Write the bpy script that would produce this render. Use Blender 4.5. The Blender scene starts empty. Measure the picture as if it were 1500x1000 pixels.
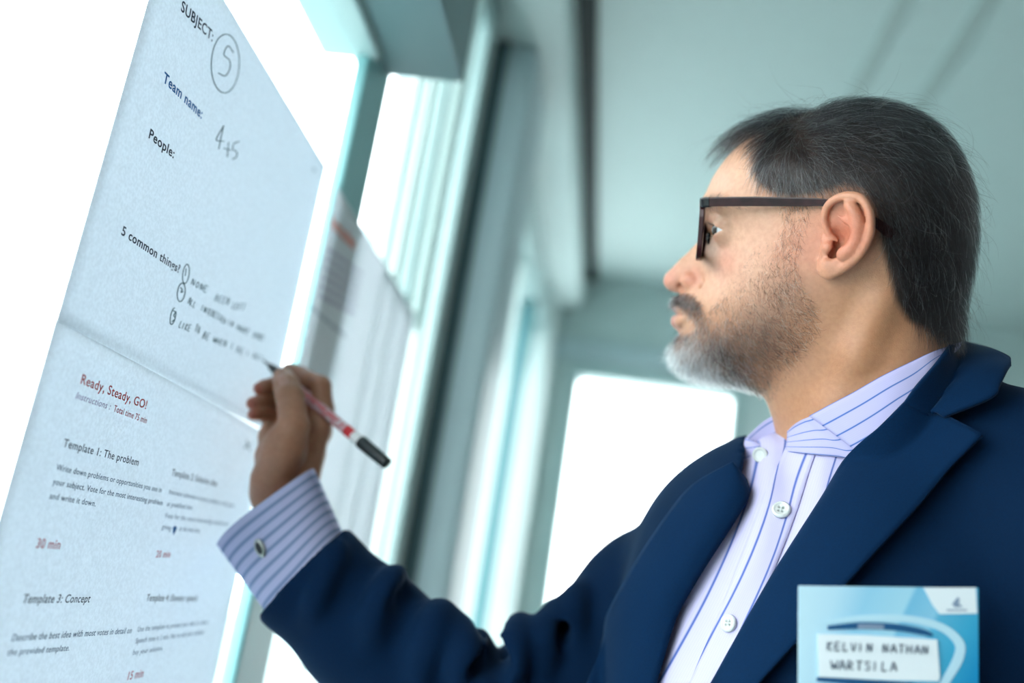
import bpy, bmesh, math, random
import numpy as np
from mathutils import Vector, Matrix

random.seed(7)
rng = np.random.default_rng(11)
SC = bpy.context.scene
COL = SC.collection

# ---------------------------------------------------------------- camera, sky, lamps, exposure
FPX = 1400.0                                   # focal length in pixels of a 1500 x 1000 frame
PITCH, YAW, ROLL = math.radians(14.5), math.radians(7.2), math.radians(9.1)
EYE = np.array([0.0, 0.0, 1.45])
FWD = np.array([-math.sin(YAW) * math.cos(PITCH), math.cos(YAW) * math.cos(PITCH), math.sin(PITCH)])
_r0 = np.array([math.cos(YAW), math.sin(YAW), 0.0])
_u0 = np.cross(_r0, FWD)
RGT = math.cos(ROLL) * _r0 + math.sin(ROLL) * _u0
UPV = math.cos(ROLL) * _u0 - math.sin(ROLL) * _r0

cam_d = bpy.data.cameras.new('camera')
cam = bpy.data.objects.new('camera', cam_d)
COL.objects.link(cam)
cam_d.sensor_width = 36.0
cam_d.lens = FPX / 1500.0 * 36.0
cam_d.clip_start = 0.02
cam_d.clip_end = 400.0
M = Matrix(((RGT[0], UPV[0], -FWD[0], EYE[0]), (RGT[1], UPV[1], -FWD[1], EYE[1]), (RGT[2], UPV[2], -FWD[2], EYE[2]), (0, 0, 0, 1)))
cam.matrix_world = M
cam_d.dof.use_dof = True
cam_d.dof.focus_distance = 0.700
cam_d.dof.aperture_fstop = 2.0
SC.camera = cam

world = bpy.data.worlds.new('overcast_sky')
SC.world = world
world.use_nodes = True
_bg = world.node_tree.nodes['Background']
_bg.inputs['Color'].default_value = (0.93, 0.985, 1.0, 1)
_bg.inputs['Strength'].default_value = 6.0

SC.view_settings.view_transform = 'Standard'
SC.view_settings.look = 'None'
SC.view_settings.gamma = 1.0
SC.view_settings.use_curve_mapping = False
SC.view_settings.exposure = 0.6

SC.cycles.max_bounces = 10
SC.cycles.diffuse_bounces = 5
SC.cycles.transparent_max_bounces = 16
SC.cycles.use_denoising = True


# ---------------------------------------------------------------- helpers
def ray(px, py):
    return FWD + RGT * ((px - 750.0) / FPX) + UPV * ((500.0 - py) / FPX)


def at(px, py, depth):
    return EYE + ray(px, py) * depth


def on_x(px, py, x):
    r = ray(px, py)
    return EYE + r * (x / r[0])


def to_px(P):
    d = np.asarray(P) - EYE
    z = d @ FWD
    return 750 + FPX * (d @ RGT) / z, 500 - FPX * (d @ UPV) / z, z


def srgb(r, g, b):
    f = lambda c: (c / 255 / 12.92) if c / 255 <= 0.04045 else ((c / 255 + 0.055) / 1.055) ** 2.4
    return (f(r), f(g), f(b), 1.0)


def new_mat(name):
    m = bpy.data.materials.new(name)
    m.use_nodes = True
    nt = m.node_tree
    b = nt.nodes['Principled BSDF']
    return m, nt, b


def mat(name, col, rough=0.5, metal=0.0, noise=0.0, scale=40.0, bump=0.0, bscale=300.0, spec=0.5, sheen=0.0):
    m, nt, b = new_mat(name)
    b.inputs['Base Color'].default_value = col
    b.inputs['Roughness'].default_value = rough
    b.inputs['Metallic'].default_value = metal
    b.inputs['Specular IOR Level'].default_value = spec
    if sheen:
        b.inputs['Sheen Weight'].default_value = sheen
        b.inputs['Sheen Roughness'].default_value = 0.5
    tc = nt.nodes.new('ShaderNodeTexCoord')
    if noise:
        n = nt.nodes.new('ShaderNodeTexNoise')
        n.inputs['Scale'].default_value = scale
        n.inputs['Detail'].default_value = 4
        nt.links.new(tc.outputs['Object'], n.inputs['Vector'])
        r = nt.nodes.new('ShaderNodeValToRGB')
        r.color_ramp.elements[0].position = 0.3
        r.color_ramp.elements[1].position = 0.7
        r.color_ramp.elements[0].color = tuple(c * (1 - noise) for c in col[:3]) + (1,)
        r.color_ramp.elements[1].color = tuple(min(1, c * (1 + noise)) for c in col[:3]) + (1,)
        nt.links.new(n.outputs['Fac'], r.inputs['Fac'])
        nt.links.new(r.outputs['Color'], b.inputs['Base Color'])
    if bump:
        n2 = nt.nodes.new('ShaderNodeTexNoise')
        n2.inputs['Scale'].default_value = bscale
        n2.inputs['Detail'].default_value = 3
        nt.links.new(tc.outputs['Object'], n2.inputs['Vector'])
        bp = nt.nodes.new('ShaderNodeBump')
        bp.inputs['Strength'].default_value = bump
        bp.inputs['Distance'].default_value = 0.001
        nt.links.new(n2.outputs['Fac'], bp.inputs['Height'])
        nt.links.new(bp.outputs['Normal'], b.inputs['Normal'])
    return m


def link(o, parent=None):
    COL.objects.link(o)
    if parent is not None:
        o.parent = parent
    return o


def mesh_obj(name, verts, faces, m=None, parent=None, smooth=True):
    me = bpy.data.meshes.new(name)
    if isinstance(faces, np.ndarray):
        v = np.asarray(verts, dtype=np.float32)
        k = faces.shape[1]
        me.vertices.add(len(v))
        me.vertices.foreach_set('co', v.ravel())
        me.loops.add(faces.size)
        me.loops.foreach_set('vertex_index', faces.astype(np.int32).ravel())
        me.polygons.add(len(faces))
        me.polygons.foreach_set('loop_start', np.arange(0, faces.size, k, dtype=np.int32))
        me.update(calc_edges=True)
        me.validate()
    else:
        me.from_pydata([tuple(map(float, p)) for p in verts], [], [tuple(map(int, f)) for f in faces])
        me.update()
    if smooth:
        me.polygons.foreach_set('use_smooth', [True] * len(me.polygons))
    if m:
        me.materials.append(m)
    return link(bpy.data.objects.new(name, me), parent)


def bm_obj(name, bm, m=None, parent=None, smooth=False):
    me = bpy.data.meshes.new(name)
    bmesh.ops.recalc_face_normals(bm, faces=bm.faces[:])
    bm.to_mesh(me)
    bm.free()
    if smooth:
        me.polygons.foreach_set('use_smooth', [True] * len(me.polygons))
    if m:
        me.materials.append(m)
    return link(bpy.data.objects.new(name, me), parent)


def add_box(bm, lo, hi, bevel=0.0):
    vs = [bm.verts.new((x, y, z)) for x in (lo[0], hi[0]) for y in (lo[1], hi[1]) for z in (lo[2], hi[2])]
    idx = [(0, 1, 3, 2), (4, 6, 7, 5), (0, 4, 5, 1), (2, 3, 7, 6), (0, 2, 6, 4), (1, 5, 7, 3)]
    fs = [bm.faces.new([vs[i] for i in f]) for f in idx]
    if bevel:
        es = list({e for f in fs for e in f.edges})
        bmesh.ops.bevel(bm, geom=es, offset=bevel, segments=2, affect='EDGES', profile=0.6)


def box(name, lo, hi, m, parent=None, bevel=0.0):
    bm = bmesh.new()
    add_box(bm, lo, hi, bevel)
    return bm_obj(name, bm, m, parent)


def tag(o, label=None, cat=None, group=None, kind=None):
    if label:
        o['label'] = label
    if cat:
        o['category'] = cat
    if group:
        o['group'] = group
    if kind:
        o['kind'] = kind
    return o


def struct(o):
    o['kind'] = 'structure'
    return o


def empty(name, loc):
    o = bpy.data.objects.new(name, None)
    o.empty_display_size = 0.05
    o.location = tuple(loc)
    COL.objects.link(o)
    return o


def adopt(o, parent):
    """parent o to parent, keeping o's mesh where it stands (both unrotated)"""
    o.parent = parent
    o.matrix_parent_inverse = Matrix.Translation(-Vector(parent.location))
    return o


def catmull(pts, n):
    """n points along a Catmull-Rom curve through pts (any number of columns)"""
    p = np.asarray(pts, float)
    q = np.vstack([2 * p[0] - p[1], p, 2 * p[-1] - p[-2]])
    s = np.linspace(0, len(p) - 1 - 1e-9, n)
    i = s.astype(int)
    t = (s - i)[:, None]
    a, b, c, d = q[i], q[i + 1], q[i + 2], q[i + 3]
    return 0.5 * (2 * b + (c - a) * t + (2 * a - 5 * b + 4 * c - d) * t ** 2 + (3 * b - a - 3 * c + d) * t ** 3)


def tube_mesh(path, radii, seg=12, caps=True):
    """verts, faces of a swept tube"""
    P = np.asarray(path, float)
    R = np.broadcast_to(np.asarray(radii, float), (len(P),))
    T = np.gradient(P, axis=0)
    T /= np.linalg.norm(T, axis=1)[:, None] + 1e-12
    ref = np.array([0, 0, 1.0]) if abs(T[0][2]) < 0.9 else np.array([1.0, 0, 0])
    V, F = [], []
    u = np.cross(T[0], ref)
    for k in range(len(P)):
        u = u - T[k] * (u @ T[k])
        u /= np.linalg.norm(u)
        w = np.cross(T[k], u)
        for j in range(seg):
            a = 2 * math.pi * j / seg
            V.append(P[k] + R[k] * (math.cos(a) * u + math.sin(a) * w))
    for k in range(len(P) - 1):
        for j in range(seg):
            a, b = k * seg + j, k * seg + (j + 1) % seg
            F.append((a, b, b + seg, a + seg))
    if caps:
        F.append(tuple(range(seg))[::-1])
        F.append(tuple(range((len(P) - 1) * seg, len(P) * seg)))
    return V, F

# ---------------------------------------------------------------- the room
WX = -0.36                      # plane of the window glass, to the left of the camera
ZC = EYE[2] + 1.25              # ceiling
YE = 3.64                       # end wall
XR, YB = 3.2, -2.6              # far side and back of the room

paint = mat("teal_grey_paint", srgb(201, 217, 216), 0.55, noise=0.03, scale=6, bump=0.05)
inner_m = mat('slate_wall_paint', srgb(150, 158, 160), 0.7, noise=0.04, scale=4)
frame_m = mat("grey_teal_window_enamel", srgb(176, 200, 200), 0.35, noise=0.03, scale=9)
dark_frame_m = mat('dark_teal_window_enamel', srgb(78, 128, 134), 0.4, noise=0.04, scale=9)
column_shade_m = mat('column_edge_shade', srgb(70, 92, 98), 0.6)
cassette_m = mat('grey_blind_cassette', srgb(108, 136, 139), 0.5, noise=0.03, scale=8)
mullion_m = mat('teal_mullion_enamel', srgb(128, 182, 184), 0.4, noise=0.04, scale=9)
white_frame_m = mat('pale_window_enamel', srgb(226, 238, 236), 0.35, noise=0.02, scale=9)
col_m = mat("grey_column_paint", srgb(182, 200, 205), 0.5, noise=0.03, scale=5)
ceil_m = mat("ceiling_board", srgb(205, 220, 219), 0.8, noise=0.02, scale=30, bump=0.1)
light_ceil_m = mat("pale_ceiling_board", srgb(186, 200, 198), 0.8, noise=0.02, scale=30)
gap_m = mat('shadow_gap_paint', srgb(28, 44, 46), 0.8)
floor_m = mat("grey_carpet", srgb(168, 170, 168), 0.95, noise=0.15, scale=300)

glass_m = bpy.data.materials.new('window_glass')
glass_m.use_nodes = True
_nt = glass_m.node_tree
_nt.nodes.remove(_nt.nodes['Principled BSDF'])
_tr = _nt.nodes.new('ShaderNodeBsdfTransparent')
_tr.inputs['Color'].default_value = (0.965, 0.985, 0.985, 1)
_gl = _nt.nodes.new('ShaderNodeBsdfGlossy')
_gl.inputs['Roughness'].default_value = 0.02
_mx = _nt.nodes.new('ShaderNodeMixShader')
_mx.inputs['Fac'].default_value = 0.05
_nt.links.new(_tr.outputs[0], _mx.inputs[1])
_nt.links.new(_gl.outputs[0], _mx.inputs[2])
_nt.links.new(_mx.outputs[0], _nt.nodes['Material Output'].inputs['Surface'])

zc = EYE[2]
struct(box('floor', (WX - 0.3, YB - 0.1, -0.1), (XR + 0.1, YE + 0.2, 0.0), floor_m))
struct(box('ceiling', (-0.165, YB - 0.1, ZC), (XR + 0.1, YE + 0.2, ZC + 0.12), ceil_m))
struct(box('wall_right', (XR, YB - 0.1, 0), (XR + 0.12, YE + 0.2, ZC + 0.1), inner_m))
struct(box('wall_back', (WX - 0.3, YB - 0.12, 0), (XR, YB, ZC + 0.1), inner_m))

# ceiling strips: two slightly proud joint covers running along the room
for k, (xa, xb) in enumerate(((0.436, 0.470), (0.590, 0.625))):
    struct(box('trim_%d' % (k + 1), (xa, YB, ZC - 0.006), (xb, YE, ZC + 0.001), light_ceil_m, bevel=0.002))

# window wall: bulkhead above, parapet below, black shadow gap where the ceiling stops short
Zt = EYE[2] + 1.10
struct(box('wall_left', (WX - 0.25, YB, Zt), (-0.205, YE, ZC + 0.1), paint))
struct(box('trim_3', (-0.206, YB, ZC - 0.012), (-0.160, YE, ZC + 0.09), gap_m))
struct(box('trim_4', (WX - 0.25, YB, 0.0), (WX + 0.02, YE, 0.86), paint, bevel=0.004))
# deep head over the first window
Zh = EYE[2] + 0.597
bm = bmesh.new()
add_box(bm, (WX - 0.02, YB, Zh), (-0.245, 1.055, Zt), 0.004)
struct(bm_obj('trim_5', bm, cassette_m))
struct(box('trim_6', (WX - 0.02, 1.055, Zt - 0.05), (WX + 0.02, 1.66, Zt), dark_frame_m, bevel=0.004))

# column between the two windows
bm = bmesh.new()
add_box(bm, (WX - 0.2, 1.755, 0.0), (-0.262, 2.02, Zt), 0.022)
struct(bm_obj('wall_column', bm, col_m, smooth=False))
struct(box('trim_12', (WX - 0.01, 1.7525, 0.86), (WX + 0.035, 1.768, Zt), column_shade_m, bevel=0.003))  # dark strip stands in for the shade on the column's glass-side edge
struct(box('trim_7', (WX - 0.004, 1.665, 0.86), (WX + 0.006, 1.752, Zt), white_frame_m, bevel=0.006))


def window(name, ya, yb, za, zb, bars, bar_w=0.05, depth=(0.05, 0.03), m=frame_m, bar_mats=None):
    """A glazed bay in the window wall; bars: (y0, y1, proud, material)"""
    g = struct(box(name, (WX - 0.006, ya, za), (WX, yb, zb), glass_m))
    for (y0, y1, proud, mm) in bars:
        box('mullion', (WX - depth[0], y0, za), (WX + proud, y1, zb), mm, g, bevel=0.004)
    box('sill_rail', (WX - depth[0], ya, za - 0.01), (WX + depth[1], yb, za + 0.05), m, g, bevel=0.004)
    box('head_rail', (WX - depth[0], ya, zb - 0.012), (WX + 0.022, yb, zb + 0.03), m, g, bevel=0.004)
    return g


window('window_1', -0.85, 1.0, 0.86, Zh, [])
struct(box('trim_13', (WX - 0.25, YB, 0.86), (WX + 0.02, -0.85, Zh), paint, bevel=0.004))  # unseen stretch of wall, added to block window light from behind the camera
window('window_2', 1.09, 1.66, 0.86, Zt - 0.06,
       [(1.222, 1.234, 0.012, white_frame_m), (1.305, 1.319, 0.012, white_frame_m), (1.404, 1.418, 0.012, frame_m), (1.49, 1.52, 0.018, white_frame_m), (1.60, 1.625, 0.022, frame_m)], depth=(0.004, 0.02))
bm = bmesh.new()
add_box(bm, (WX - 0.004, 0.990, 0.86), (WX + 0.012, 1.088, Zt), 0.004)
struct(bm_obj('trim_8', bm, mullion_m))
Zh2 = EYE[2] + 0.93
window('window_3', 2.02, 3.30, 0.86, Zh2,
       [(2.30, 2.36, 0.015, frame_m), (2.62, 2.68, 0.03, white_frame_m), (2.98, 3.06, 0.04, dark_frame_m)])
struct(box('trim_9', (WX - 0.12, 2.0, Zh2), (WX + 0.05, YE, Zt), frame_m, bevel=0.004))
struct(box('trim_10', (WX - 0.2, 3.30, 0.0), (-0.29, YE, Zt), paint, bevel=0.01))

# end wall with its own window
ex0, ex1 = -0.185, 0.425
ez0, ez1 = 0.75, EYE[2] + 0.855
bm = bmesh.new()
add_box(bm, (WX - 0.25, YE, 0), (ex0, YE + 0.15, ZC + 0.1))
add_box(bm, (ex1, YE, 0), (XR, YE + 0.15, ZC + 0.1))
add_box(bm, (ex0, YE, 0), (ex1, YE + 0.15, ez0))
add_box(bm, (ex0, YE, ez1), (ex1, YE + 0.15, ZC + 0.1))
struct(bm_obj('wall_end', bm, paint))
g4 = struct(box('window_4', (ex0, YE + 0.07, ez0), (ex1, YE + 0.076, ez1), glass_m))
bm = bmesh.new()
for lo, hi in (((ex0 - .03, YE - .012, ez0 - .03), (ex0 + .012, YE + .08, ez1 + .03)), ((ex1 - .012, YE - .012, ez0 - .03), (ex1 + .03, YE + .08, ez1 + .03)),
               ((ex0, YE - .012, ez1 - .012), (ex1, YE + .08, ez1 + .03)), ((ex0, YE - .012, ez0 - .03), (ex1, YE + .08, ez0 + .012))):
    add_box(bm, lo, hi, 0.004)
bm_obj('window_frame', bm, frame_m, g4)
struct(box('trim_11', (WX, YE - 0.03, ez1 + 0.05), (XR, YE, ez1 + 0.13), col_m, bevel=0.004))

# the ground and a line of trees far outside below the windows
lawn_m = mat('lawn_outside', srgb(124, 138, 138), 0.9, noise=0.2, scale=0.6)
struct(box('ground_outside', (-90, -60, -9.0), (-1.2, 160, -8.8), lawn_m))

# added fill lamps on the ceiling, out of view, to brighten the room
lamp_m, _nt, _b = new_mat('fill_lamp_diffuser')
_b.inputs['Base Color'].default_value = (0.9, 0.9, 0.9, 1)
_b.inputs['Emission Color'].default_value = (1.0, 0.93, 0.86, 1)
_b.inputs['Emission Strength'].default_value = 1.5
FILL_LAMPS = (((0.55, -0.75), 0.60), ((1.75, -0.35), 0.60), ((1.75, 1.55), 0.60))
for k, ((lx, ly), s) in enumerate(FILL_LAMPS):
    e = empty('fill_lamp', (lx, ly, ZC))
    tag(e, 'square fill lamp added at the ceiling out of view', 'ceiling light', 'fill lamps')
    adopt(box('frame', (lx - s / 2 - .02, ly - s / 2 - .02, ZC - .02), (lx + s / 2 + .02, ly + s / 2 + .02, ZC + .001), white_frame_m), e)
    adopt(box('diffuser', (lx - s / 2, ly - s / 2, ZC - .024), (lx + s / 2, ly + s / 2, ZC - .019), lamp_m), e)

# ---------------------------------------------------------------- the paper sheets taped to the glass
def paper_material(name, col, trans):
    m, nt, b = new_mat(name)
    b.inputs['Base Color'].default_value = col
    b.inputs['Roughness'].default_value = 0.75
    tc = nt.nodes.new('ShaderNodeTexCoord')
    n = nt.nodes.new('ShaderNodeTexNoise')
    n.inputs['Scale'].default_value = 420
    n.inputs['Detail'].default_value = 5
    nt.links.new(tc.outputs['Object'], n.inputs['Vector'])
    rmp = nt.nodes.new('ShaderNodeValToRGB')
    rmp.color_ramp.elements[0].position = 0.35
    rmp.color_ramp.elements[1].position = 0.65
    rmp.color_ramp.elements[0].color = tuple(c * 0.90 for c in col[:3]) + (1,)
    rmp.color_ramp.elements[1].color = col
    nt.links.new(n.outputs['Fac'], rmp.inputs['Fac'])
    nt.links.new(rmp.outputs['Color'], b.inputs['Base Color'])
    t = nt.nodes.new('ShaderNodeBsdfTranslucent')
    nt.links.new(rmp.outputs['Color'], t.inputs['Color'])
    mx = nt.nodes.new('ShaderNodeMixShader')
    mx.inputs['Fac'].default_value = trans
    nt.links.new(b.outputs[0], mx.inputs[1])
    nt.links.new(t.outputs[0], mx.inputs[2])
    nt.links.new(mx.outputs[0], nt.nodes['Material Output'].inputs['Surface'])
    return m


paper_m = paper_material('poster_paper', (0.84, 0.89, 0.94, 1), 0.315)
paper_far_m = paper_material('poster_paper_white', (0.93, 0.95, 0.98, 1), 0.27)
ink = {
    'dark': mat('printed_ink_navy', srgb(34, 46, 66), 0.8),
    'grey': mat('printed_ink_grey', srgb(84, 104, 126), 0.8),
    'blue': mat('printed_ink_blue', srgb(0, 104, 172), 0.8),
    'red': mat('printed_ink_red', srgb(206, 58, 50), 0.8),
    'rose': mat('printed_ink_rose', srgb(196, 78, 92), 0.8),
    'mauve': mat('printed_ink_mauve', srgb(160, 140, 176), 0.8),
    'orange': mat('printed_ink_orange', srgb(240, 120, 84), 0.8),
    'pen': mat('marker_ink', srgb(40, 84, 92), 0.7),
}


def sheet(name, ya, yb, za, zb, x, m, sag=None, parent=None, skew=0.0):
    """A sheet of paper with a little thickness; sag(u, v) bows it off the glass"""
    nu, nv = 28, 24
    V, F = [], []
    for side in (0, 1):
        for j in range(nv + 1):
            for i in range(nu + 1):
                u, v = i / nu, j / nv
                V.append((x + (sag(u, v) if sag else 0) - side * 0.0002, ya + (yb - ya) * u, za + (zb - za) * v + skew * (0.42 - u) * v))
    st = nu + 1
    n1 = (nu + 1) * (nv + 1)
    for j in range(nv):
        for i in range(nu):
            a = j * st + i
            F.append((a, a + 1, a + 1 + st, a + st))
            F.append((n1 + a, n1 + a + st, n1 + a + 1 + st, n1 + a + 1))
    for i in range(nu):
        F.append((i, n1 + i, n1 + i + 1, i + 1))
        a = nv * st + i
        F.append((a, a + 1, n1 + a + 1, n1 + a))
    for j in range(nv):
        a = j * st
        F.append((a, a + st, n1 + a + st, n1 + a))
        a = j * st + nu
        F.append((a, n1 + a, n1 + a + st, a + st))
    return mesh_obj(name, V, F, m, parent)


_probe = bpy.data.curves.new('probe', 'FONT')
_probe.body = 'H'
_po = bpy.data.objects.new('probe', _probe)
COL.objects.link(_po)
bpy.context.view_layer.update()
CAP = max(c[1] for c in _po.bound_box)
bpy.data.objects.remove(_po)
bpy.data.curves.remove(_probe)
ROT_PAPER = Matrix(((0, 0, 1), (1, 0, 0), (0, 1, 0)))      # text x -> room y, text y -> up, text normal -> into the room


def to_mesh(o, parent):
    """swap a text or stroke object for a plain mesh of the same shape"""
    bpy.context.view_layer.update()
    dg = bpy.context.evaluated_depsgraph_get()
    me = bpy.data.meshes.new_from_object(o.evaluated_get(dg))
    me.transform(o.matrix_world)
    name, data = o.name, o.data
    bpy.data.objects.remove(o)
    bpy.data.curves.remove(data)
    n = link(bpy.data.objects.new(name.split('.')[0], me))
    return adopt(n, parent)


def printed(parent, text, base, end, cap, colour, bold=0.0, shear=0.0, x=WX + 0.0017, h=None):
    """A line of print lying on the sheet: baseline from base to end, capitals reaching cap"""
    A, B, T = on_x(*base, x), on_x(*end, x), on_x(*cap, x)
    if h is None:
        h = T[2] - A[2]
    cu = bpy.data.curves.new('printed_line', 'FONT')
    cu.body = text
    cu.size = h / CAP
    cu.offset = bold * h
    cu.shear = shear
    cu.space_character = 1.09
    cu.extrude = 0.00004
    cu.resolution_u = 4
    cu.materials.append(ink[colour])
    o = bpy.data.objects.new('printed_line', cu)
    COL.objects.link(o)
    bpy.context.view_layer.update()
    w = max(c[0] for c in o.bound_box)
    L = math.hypot(B[1] - A[1], B[2] - A[2])
    ang = math.atan2(B[2] - A[2], B[1] - A[1])
    o.scale = (L / w, 1, 1)
    o.rotation_euler = (ROT_PAPER @ Matrix.Rotation(ang, 3, 'Z')).to_euler()
    o.location = A
    to_mesh(o, parent)
    return h


def pen_strokes(parent, strokes, name='handwriting', r=0.00042, x=WX + 0.0019, m=None):
    """strokes: polylines of points on the sheet, drawn with a marker"""
    cu = bpy.data.curves.new(name, 'CURVE')
    cu.dimensions = '3D'
    cu.bevel_depth = r
    cu.bevel_resolution = 1
    cu.materials.append(m or ink['pen'])
    for s in strokes:
        sp = cu.splines.new('POLY')
        sp.points.add(len(s) - 1)
        for p, q in zip(sp.points, s):
            P = q if len(q) == 3 else on_x(q[0], q[1], x)
            p.co = (x, P[1], P[2], 1)
    o = bpy.data.objects.new(name, cu)
    COL.objects.link(o)
    return to_mesh(o, parent)


def soft(pts, n=24):
    return [tuple(p) for p in catmull(pts, n)]


def ring(cx, cy, rx, ry, tilt=0.0, a0=0.3, turns=1.03, n=40):
    out = []
    for i in range(n + 1):
        a = a0 + 2 * math.pi * turns * i / n
        dx, dy = rx * math.cos(a), ry * math.sin(a)
        out.append((cx + dx * math.cos(tilt) - dy * math.sin(tilt), cy + dx * math.sin(tilt) + dy * math.cos(tilt)))
    return out


STROKE = {
    'A': [[(0, 0), (.35, 1), (.7, 0)], [(.12, .4), (.6, .38)]], 'B': [[(0, 0), (.05, 1), (.5, .85), (.45, .6), (.08, .52), (.6, .35), (.5, .05), (0, 0)]],
    'D': [[(0, 0), (.05, 1), (.6, .7), (.6, .25), (0, 0)]], 'E': [[(.55, 1), (.03, .95), (0, 0), (.55, .05)], [(.02, .5), (.45, .52)]],
    'F': [[(.6, 1), (.05, .95), (0, 0)], [(.02, .5), (.4, .52)]], 'G': [[(.6, .85), (.3, 1), (0, .5), (.3, 0), (.6, .2), (.6, .45), (.35, .45)]],
    'H': [[(0, 0), (.05, 1)], [(.55, 0), (.6, 1)], [(.02, .5), (.58, .52)]], 'I': [[(.1, 0), (.15, 1)]],
    'K': [[(0, 0), (.05, 1)], [(.55, 1), (.05, .45), (.55, 0)]], 'L': [[(.08, 1), (0, .02), (.5, .04)]],
    'M': [[(0, 0), (.1, 1), (.4, .3), (.7, 1), (.8, 0)]], 'N': [[(0, 0), (.08, 1), (.5, .05), (.6, 1)]],
    'O': [[(.3, 1), (.02, .55), (.25, 0), (.58, .4), (.35, 1)]], 'P': [[(0, 0), (.05, 1), (.55, .8), (.45, .5), (.04, .45)]],
    'R': [[(0, 0), (.05, 1), (.5, .8), (.4, .52), (.04, .48), (.55, 0)]], 'S': [[(.55, .9), (.2, 1), (.08, .7), (.5, .35), (.35, .02), (0, .1)]],
    'T': [[(.3, 0), (.33, 1)], [(0, .97), (.7, 1)]], 'V': [[(0, 1), (.25, 0), (.6, 1)]], 'W': [[(0, 1), (.18, 0), (.4, .7), (.6, 0), (.85, 1)]],
    'Y': [[(0, 1), (.3, .5), (.6, 1)], [(.3, .5), (.2, -.2)]],
}


def hand_words(parent, words):
    """words: (text, start of baseline, end of baseline, height in picture units)"""
    out = []
    for text, a, b, h in words:
        A, B = on_x(*a, WX), on_x(*b, WX)
        T = on_x(a[0] + 0.17 * h, a[1] - h, WX)
        H = T[2] - A[2]
        n = len(text)
        for k, ch in enumerate(text):
            j = 0.08 * math.sin(7.1 * k + len(text))
            for s in STROKE[ch]:
                line = []
                for (u, v) in soft(s, 10) if len(s) > 2 else s:
                    f = (k + u * 1.0) / (n - 0.35)
                    P = A + (B - A) * f
                    line.append((P[0], P[1] + 0.12 * H * v, P[2] + H * (v * (0.85 + j) + j * .4)))
                out.append(line)
    pen_strokes(parent, out, r=0.00032)


py0, py1 = 0.553, 0.958
pz1, pzm, pz0 = EYE[2] + 0.4235, EYE[2] + 0.1195, EYE[2] - 0.188
upper = empty('paper_sheet', (WX, (py0 + py1) / 2, pzm))
tag(upper, 'upper white sheet on the window glass with handwriting the man adds to', 'paper sheet')
ps = sheet('paper', py0, py1, pzm, pz1, WX + 0.0012, paper_m)
adopt(ps, upper)
printed(upper, 'SUBJECT:', (264.5, 15), (311, 61), (268, 1), 'dark', 0.022)
printed(upper, 'Team name:', (238.5, 119), (295, 174), (241, 104), 'blue', 0.026)
printed(upper, 'People:', (217, 201), (254, 232), (219.5, 187), 'dark', 0.022)
printed(upper, '5 common things?', (177, 343), (262, 400), (180, 330), 'dark', 0.022)
pen_strokes(upper, [ring(330, 93, 20.5, 43, 0.03, 0.9), soft([(342, 77), (334, 67), (328, 80), (336, 88), (337, 100), (330, 111), (320, 107)])], 'circled_number')
pen_strokes(upper, [soft([(328, 184), (317, 204), (328, 207)]), [(327, 186), (320.5, 218)], [(328, 217), (339, 220)], [(335, 208), (333, 230)],
                    soft([(350.5, 207), (343, 210), (341, 218), (347, 223), (346, 230), (340.5, 233)])], 'handwritten_sum')
pen_strokes(upper, [ring(272.4, 401, 4.6, 14.2, 0.14, -1.2), [(272.6, 393), (271.4, 404)]], 'circled_number')
pen_strokes(upper, [ring(265.5, 428, 5.6, 13.6, 0.14, -1.0), soft([(264.5, 421), (267, 424), (265, 428), (268, 427)], 8)], 'circled_number')
pen_strokes(upper, [ring(253.5, 463, 3.6, 12.2, 0.2, -0.7, 0.86), soft([(254, 455), (257, 457), (254.5, 462), (257, 466), (252, 471)], 10)], 'circled_number')
pen_strokes(upper, [soft([(458, 246), (462, 249), (459, 251)], 6)], 'pen_mark')
_z = lambda x, y: (160 + x / 4.76, 330 + y / 4.76)
hand_words(upper, [
    ('NONE', _z(555, 408), _z(662, 468), 12), ('BEEN', _z(722, 520), _z(815, 552), 13), ('LEFT', _z(842, 575), _z(925, 590), 12),
    ('ALL', _z(532, 542), _z(580, 572), 12), ('INTERESTED', _z(625, 590), _z(792, 685), 11), ('IN', _z(815, 690), _z(845, 707), 9),
    ('MANY', _z(872, 725), _z(955, 760), 11), ('SPORT', _z(985, 775), _z(1058, 808), 10),
    ('LIKE', _z(470, 706), _z(545, 738), 12), ('TO', _z(580, 735), _z(608, 752), 12), ('BE', _z(636, 785), _z(676, 800), 12),
    ('WHEN', _z(708, 808), _z(797, 845), 11), ('I', _z(835, 860), _z(842, 864), 10), ('BE', _z(872, 880), _z(917, 898), 10),
    ('I', _z(945, 905), _z(952, 908), 8), ('BET', _z(988, 920), _z(1050, 943), 9)])

lower = empty('paper_sheet', (WX, (py0 + py1) / 2, pz0))
tag(lower, 'lower white sheet on the window glass printed with four templates', 'paper sheet')
ps = sheet('paper', py0 - 0.001, py1 + 0.004, pz0, pzm, WX + 0.0014, paper_m, skew=0.0013, sag=lambda u, v: 0.0008 * max(0, v - 0.93) / 0.07 * math.sin(math.pi * u))
adopt(ps, lower)
xl = WX + 0.0019
P = lambda *a, **k: printed(lower, *a, x=xl, **k)
P('Ready, Steady, GO!', (117, 561), (213.5, 599), (120, 547), 'red', 0.012)
P('Instructions :', (110, 583), (161, 600), (112, 573), 'mauve', 0.0, shear=0.22)
P('Total time 75 min', (166, 602), (214, 620), (167.5, 592.5), 'rose', 0.006)
P('Template 1: The problem', (92, 654), (202, 682), (94.5, 642), 'dark', 0.006)
hb = P('Write down problems or opportunities you see in', (82, 688), (236, 721), (84, 679), 'grey', 0.004)
P('your subject. Vote for the most interesting problem', (77, 709), (237.5, 740), (79, 700), 'grey', 0.006, h=hb)
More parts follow.
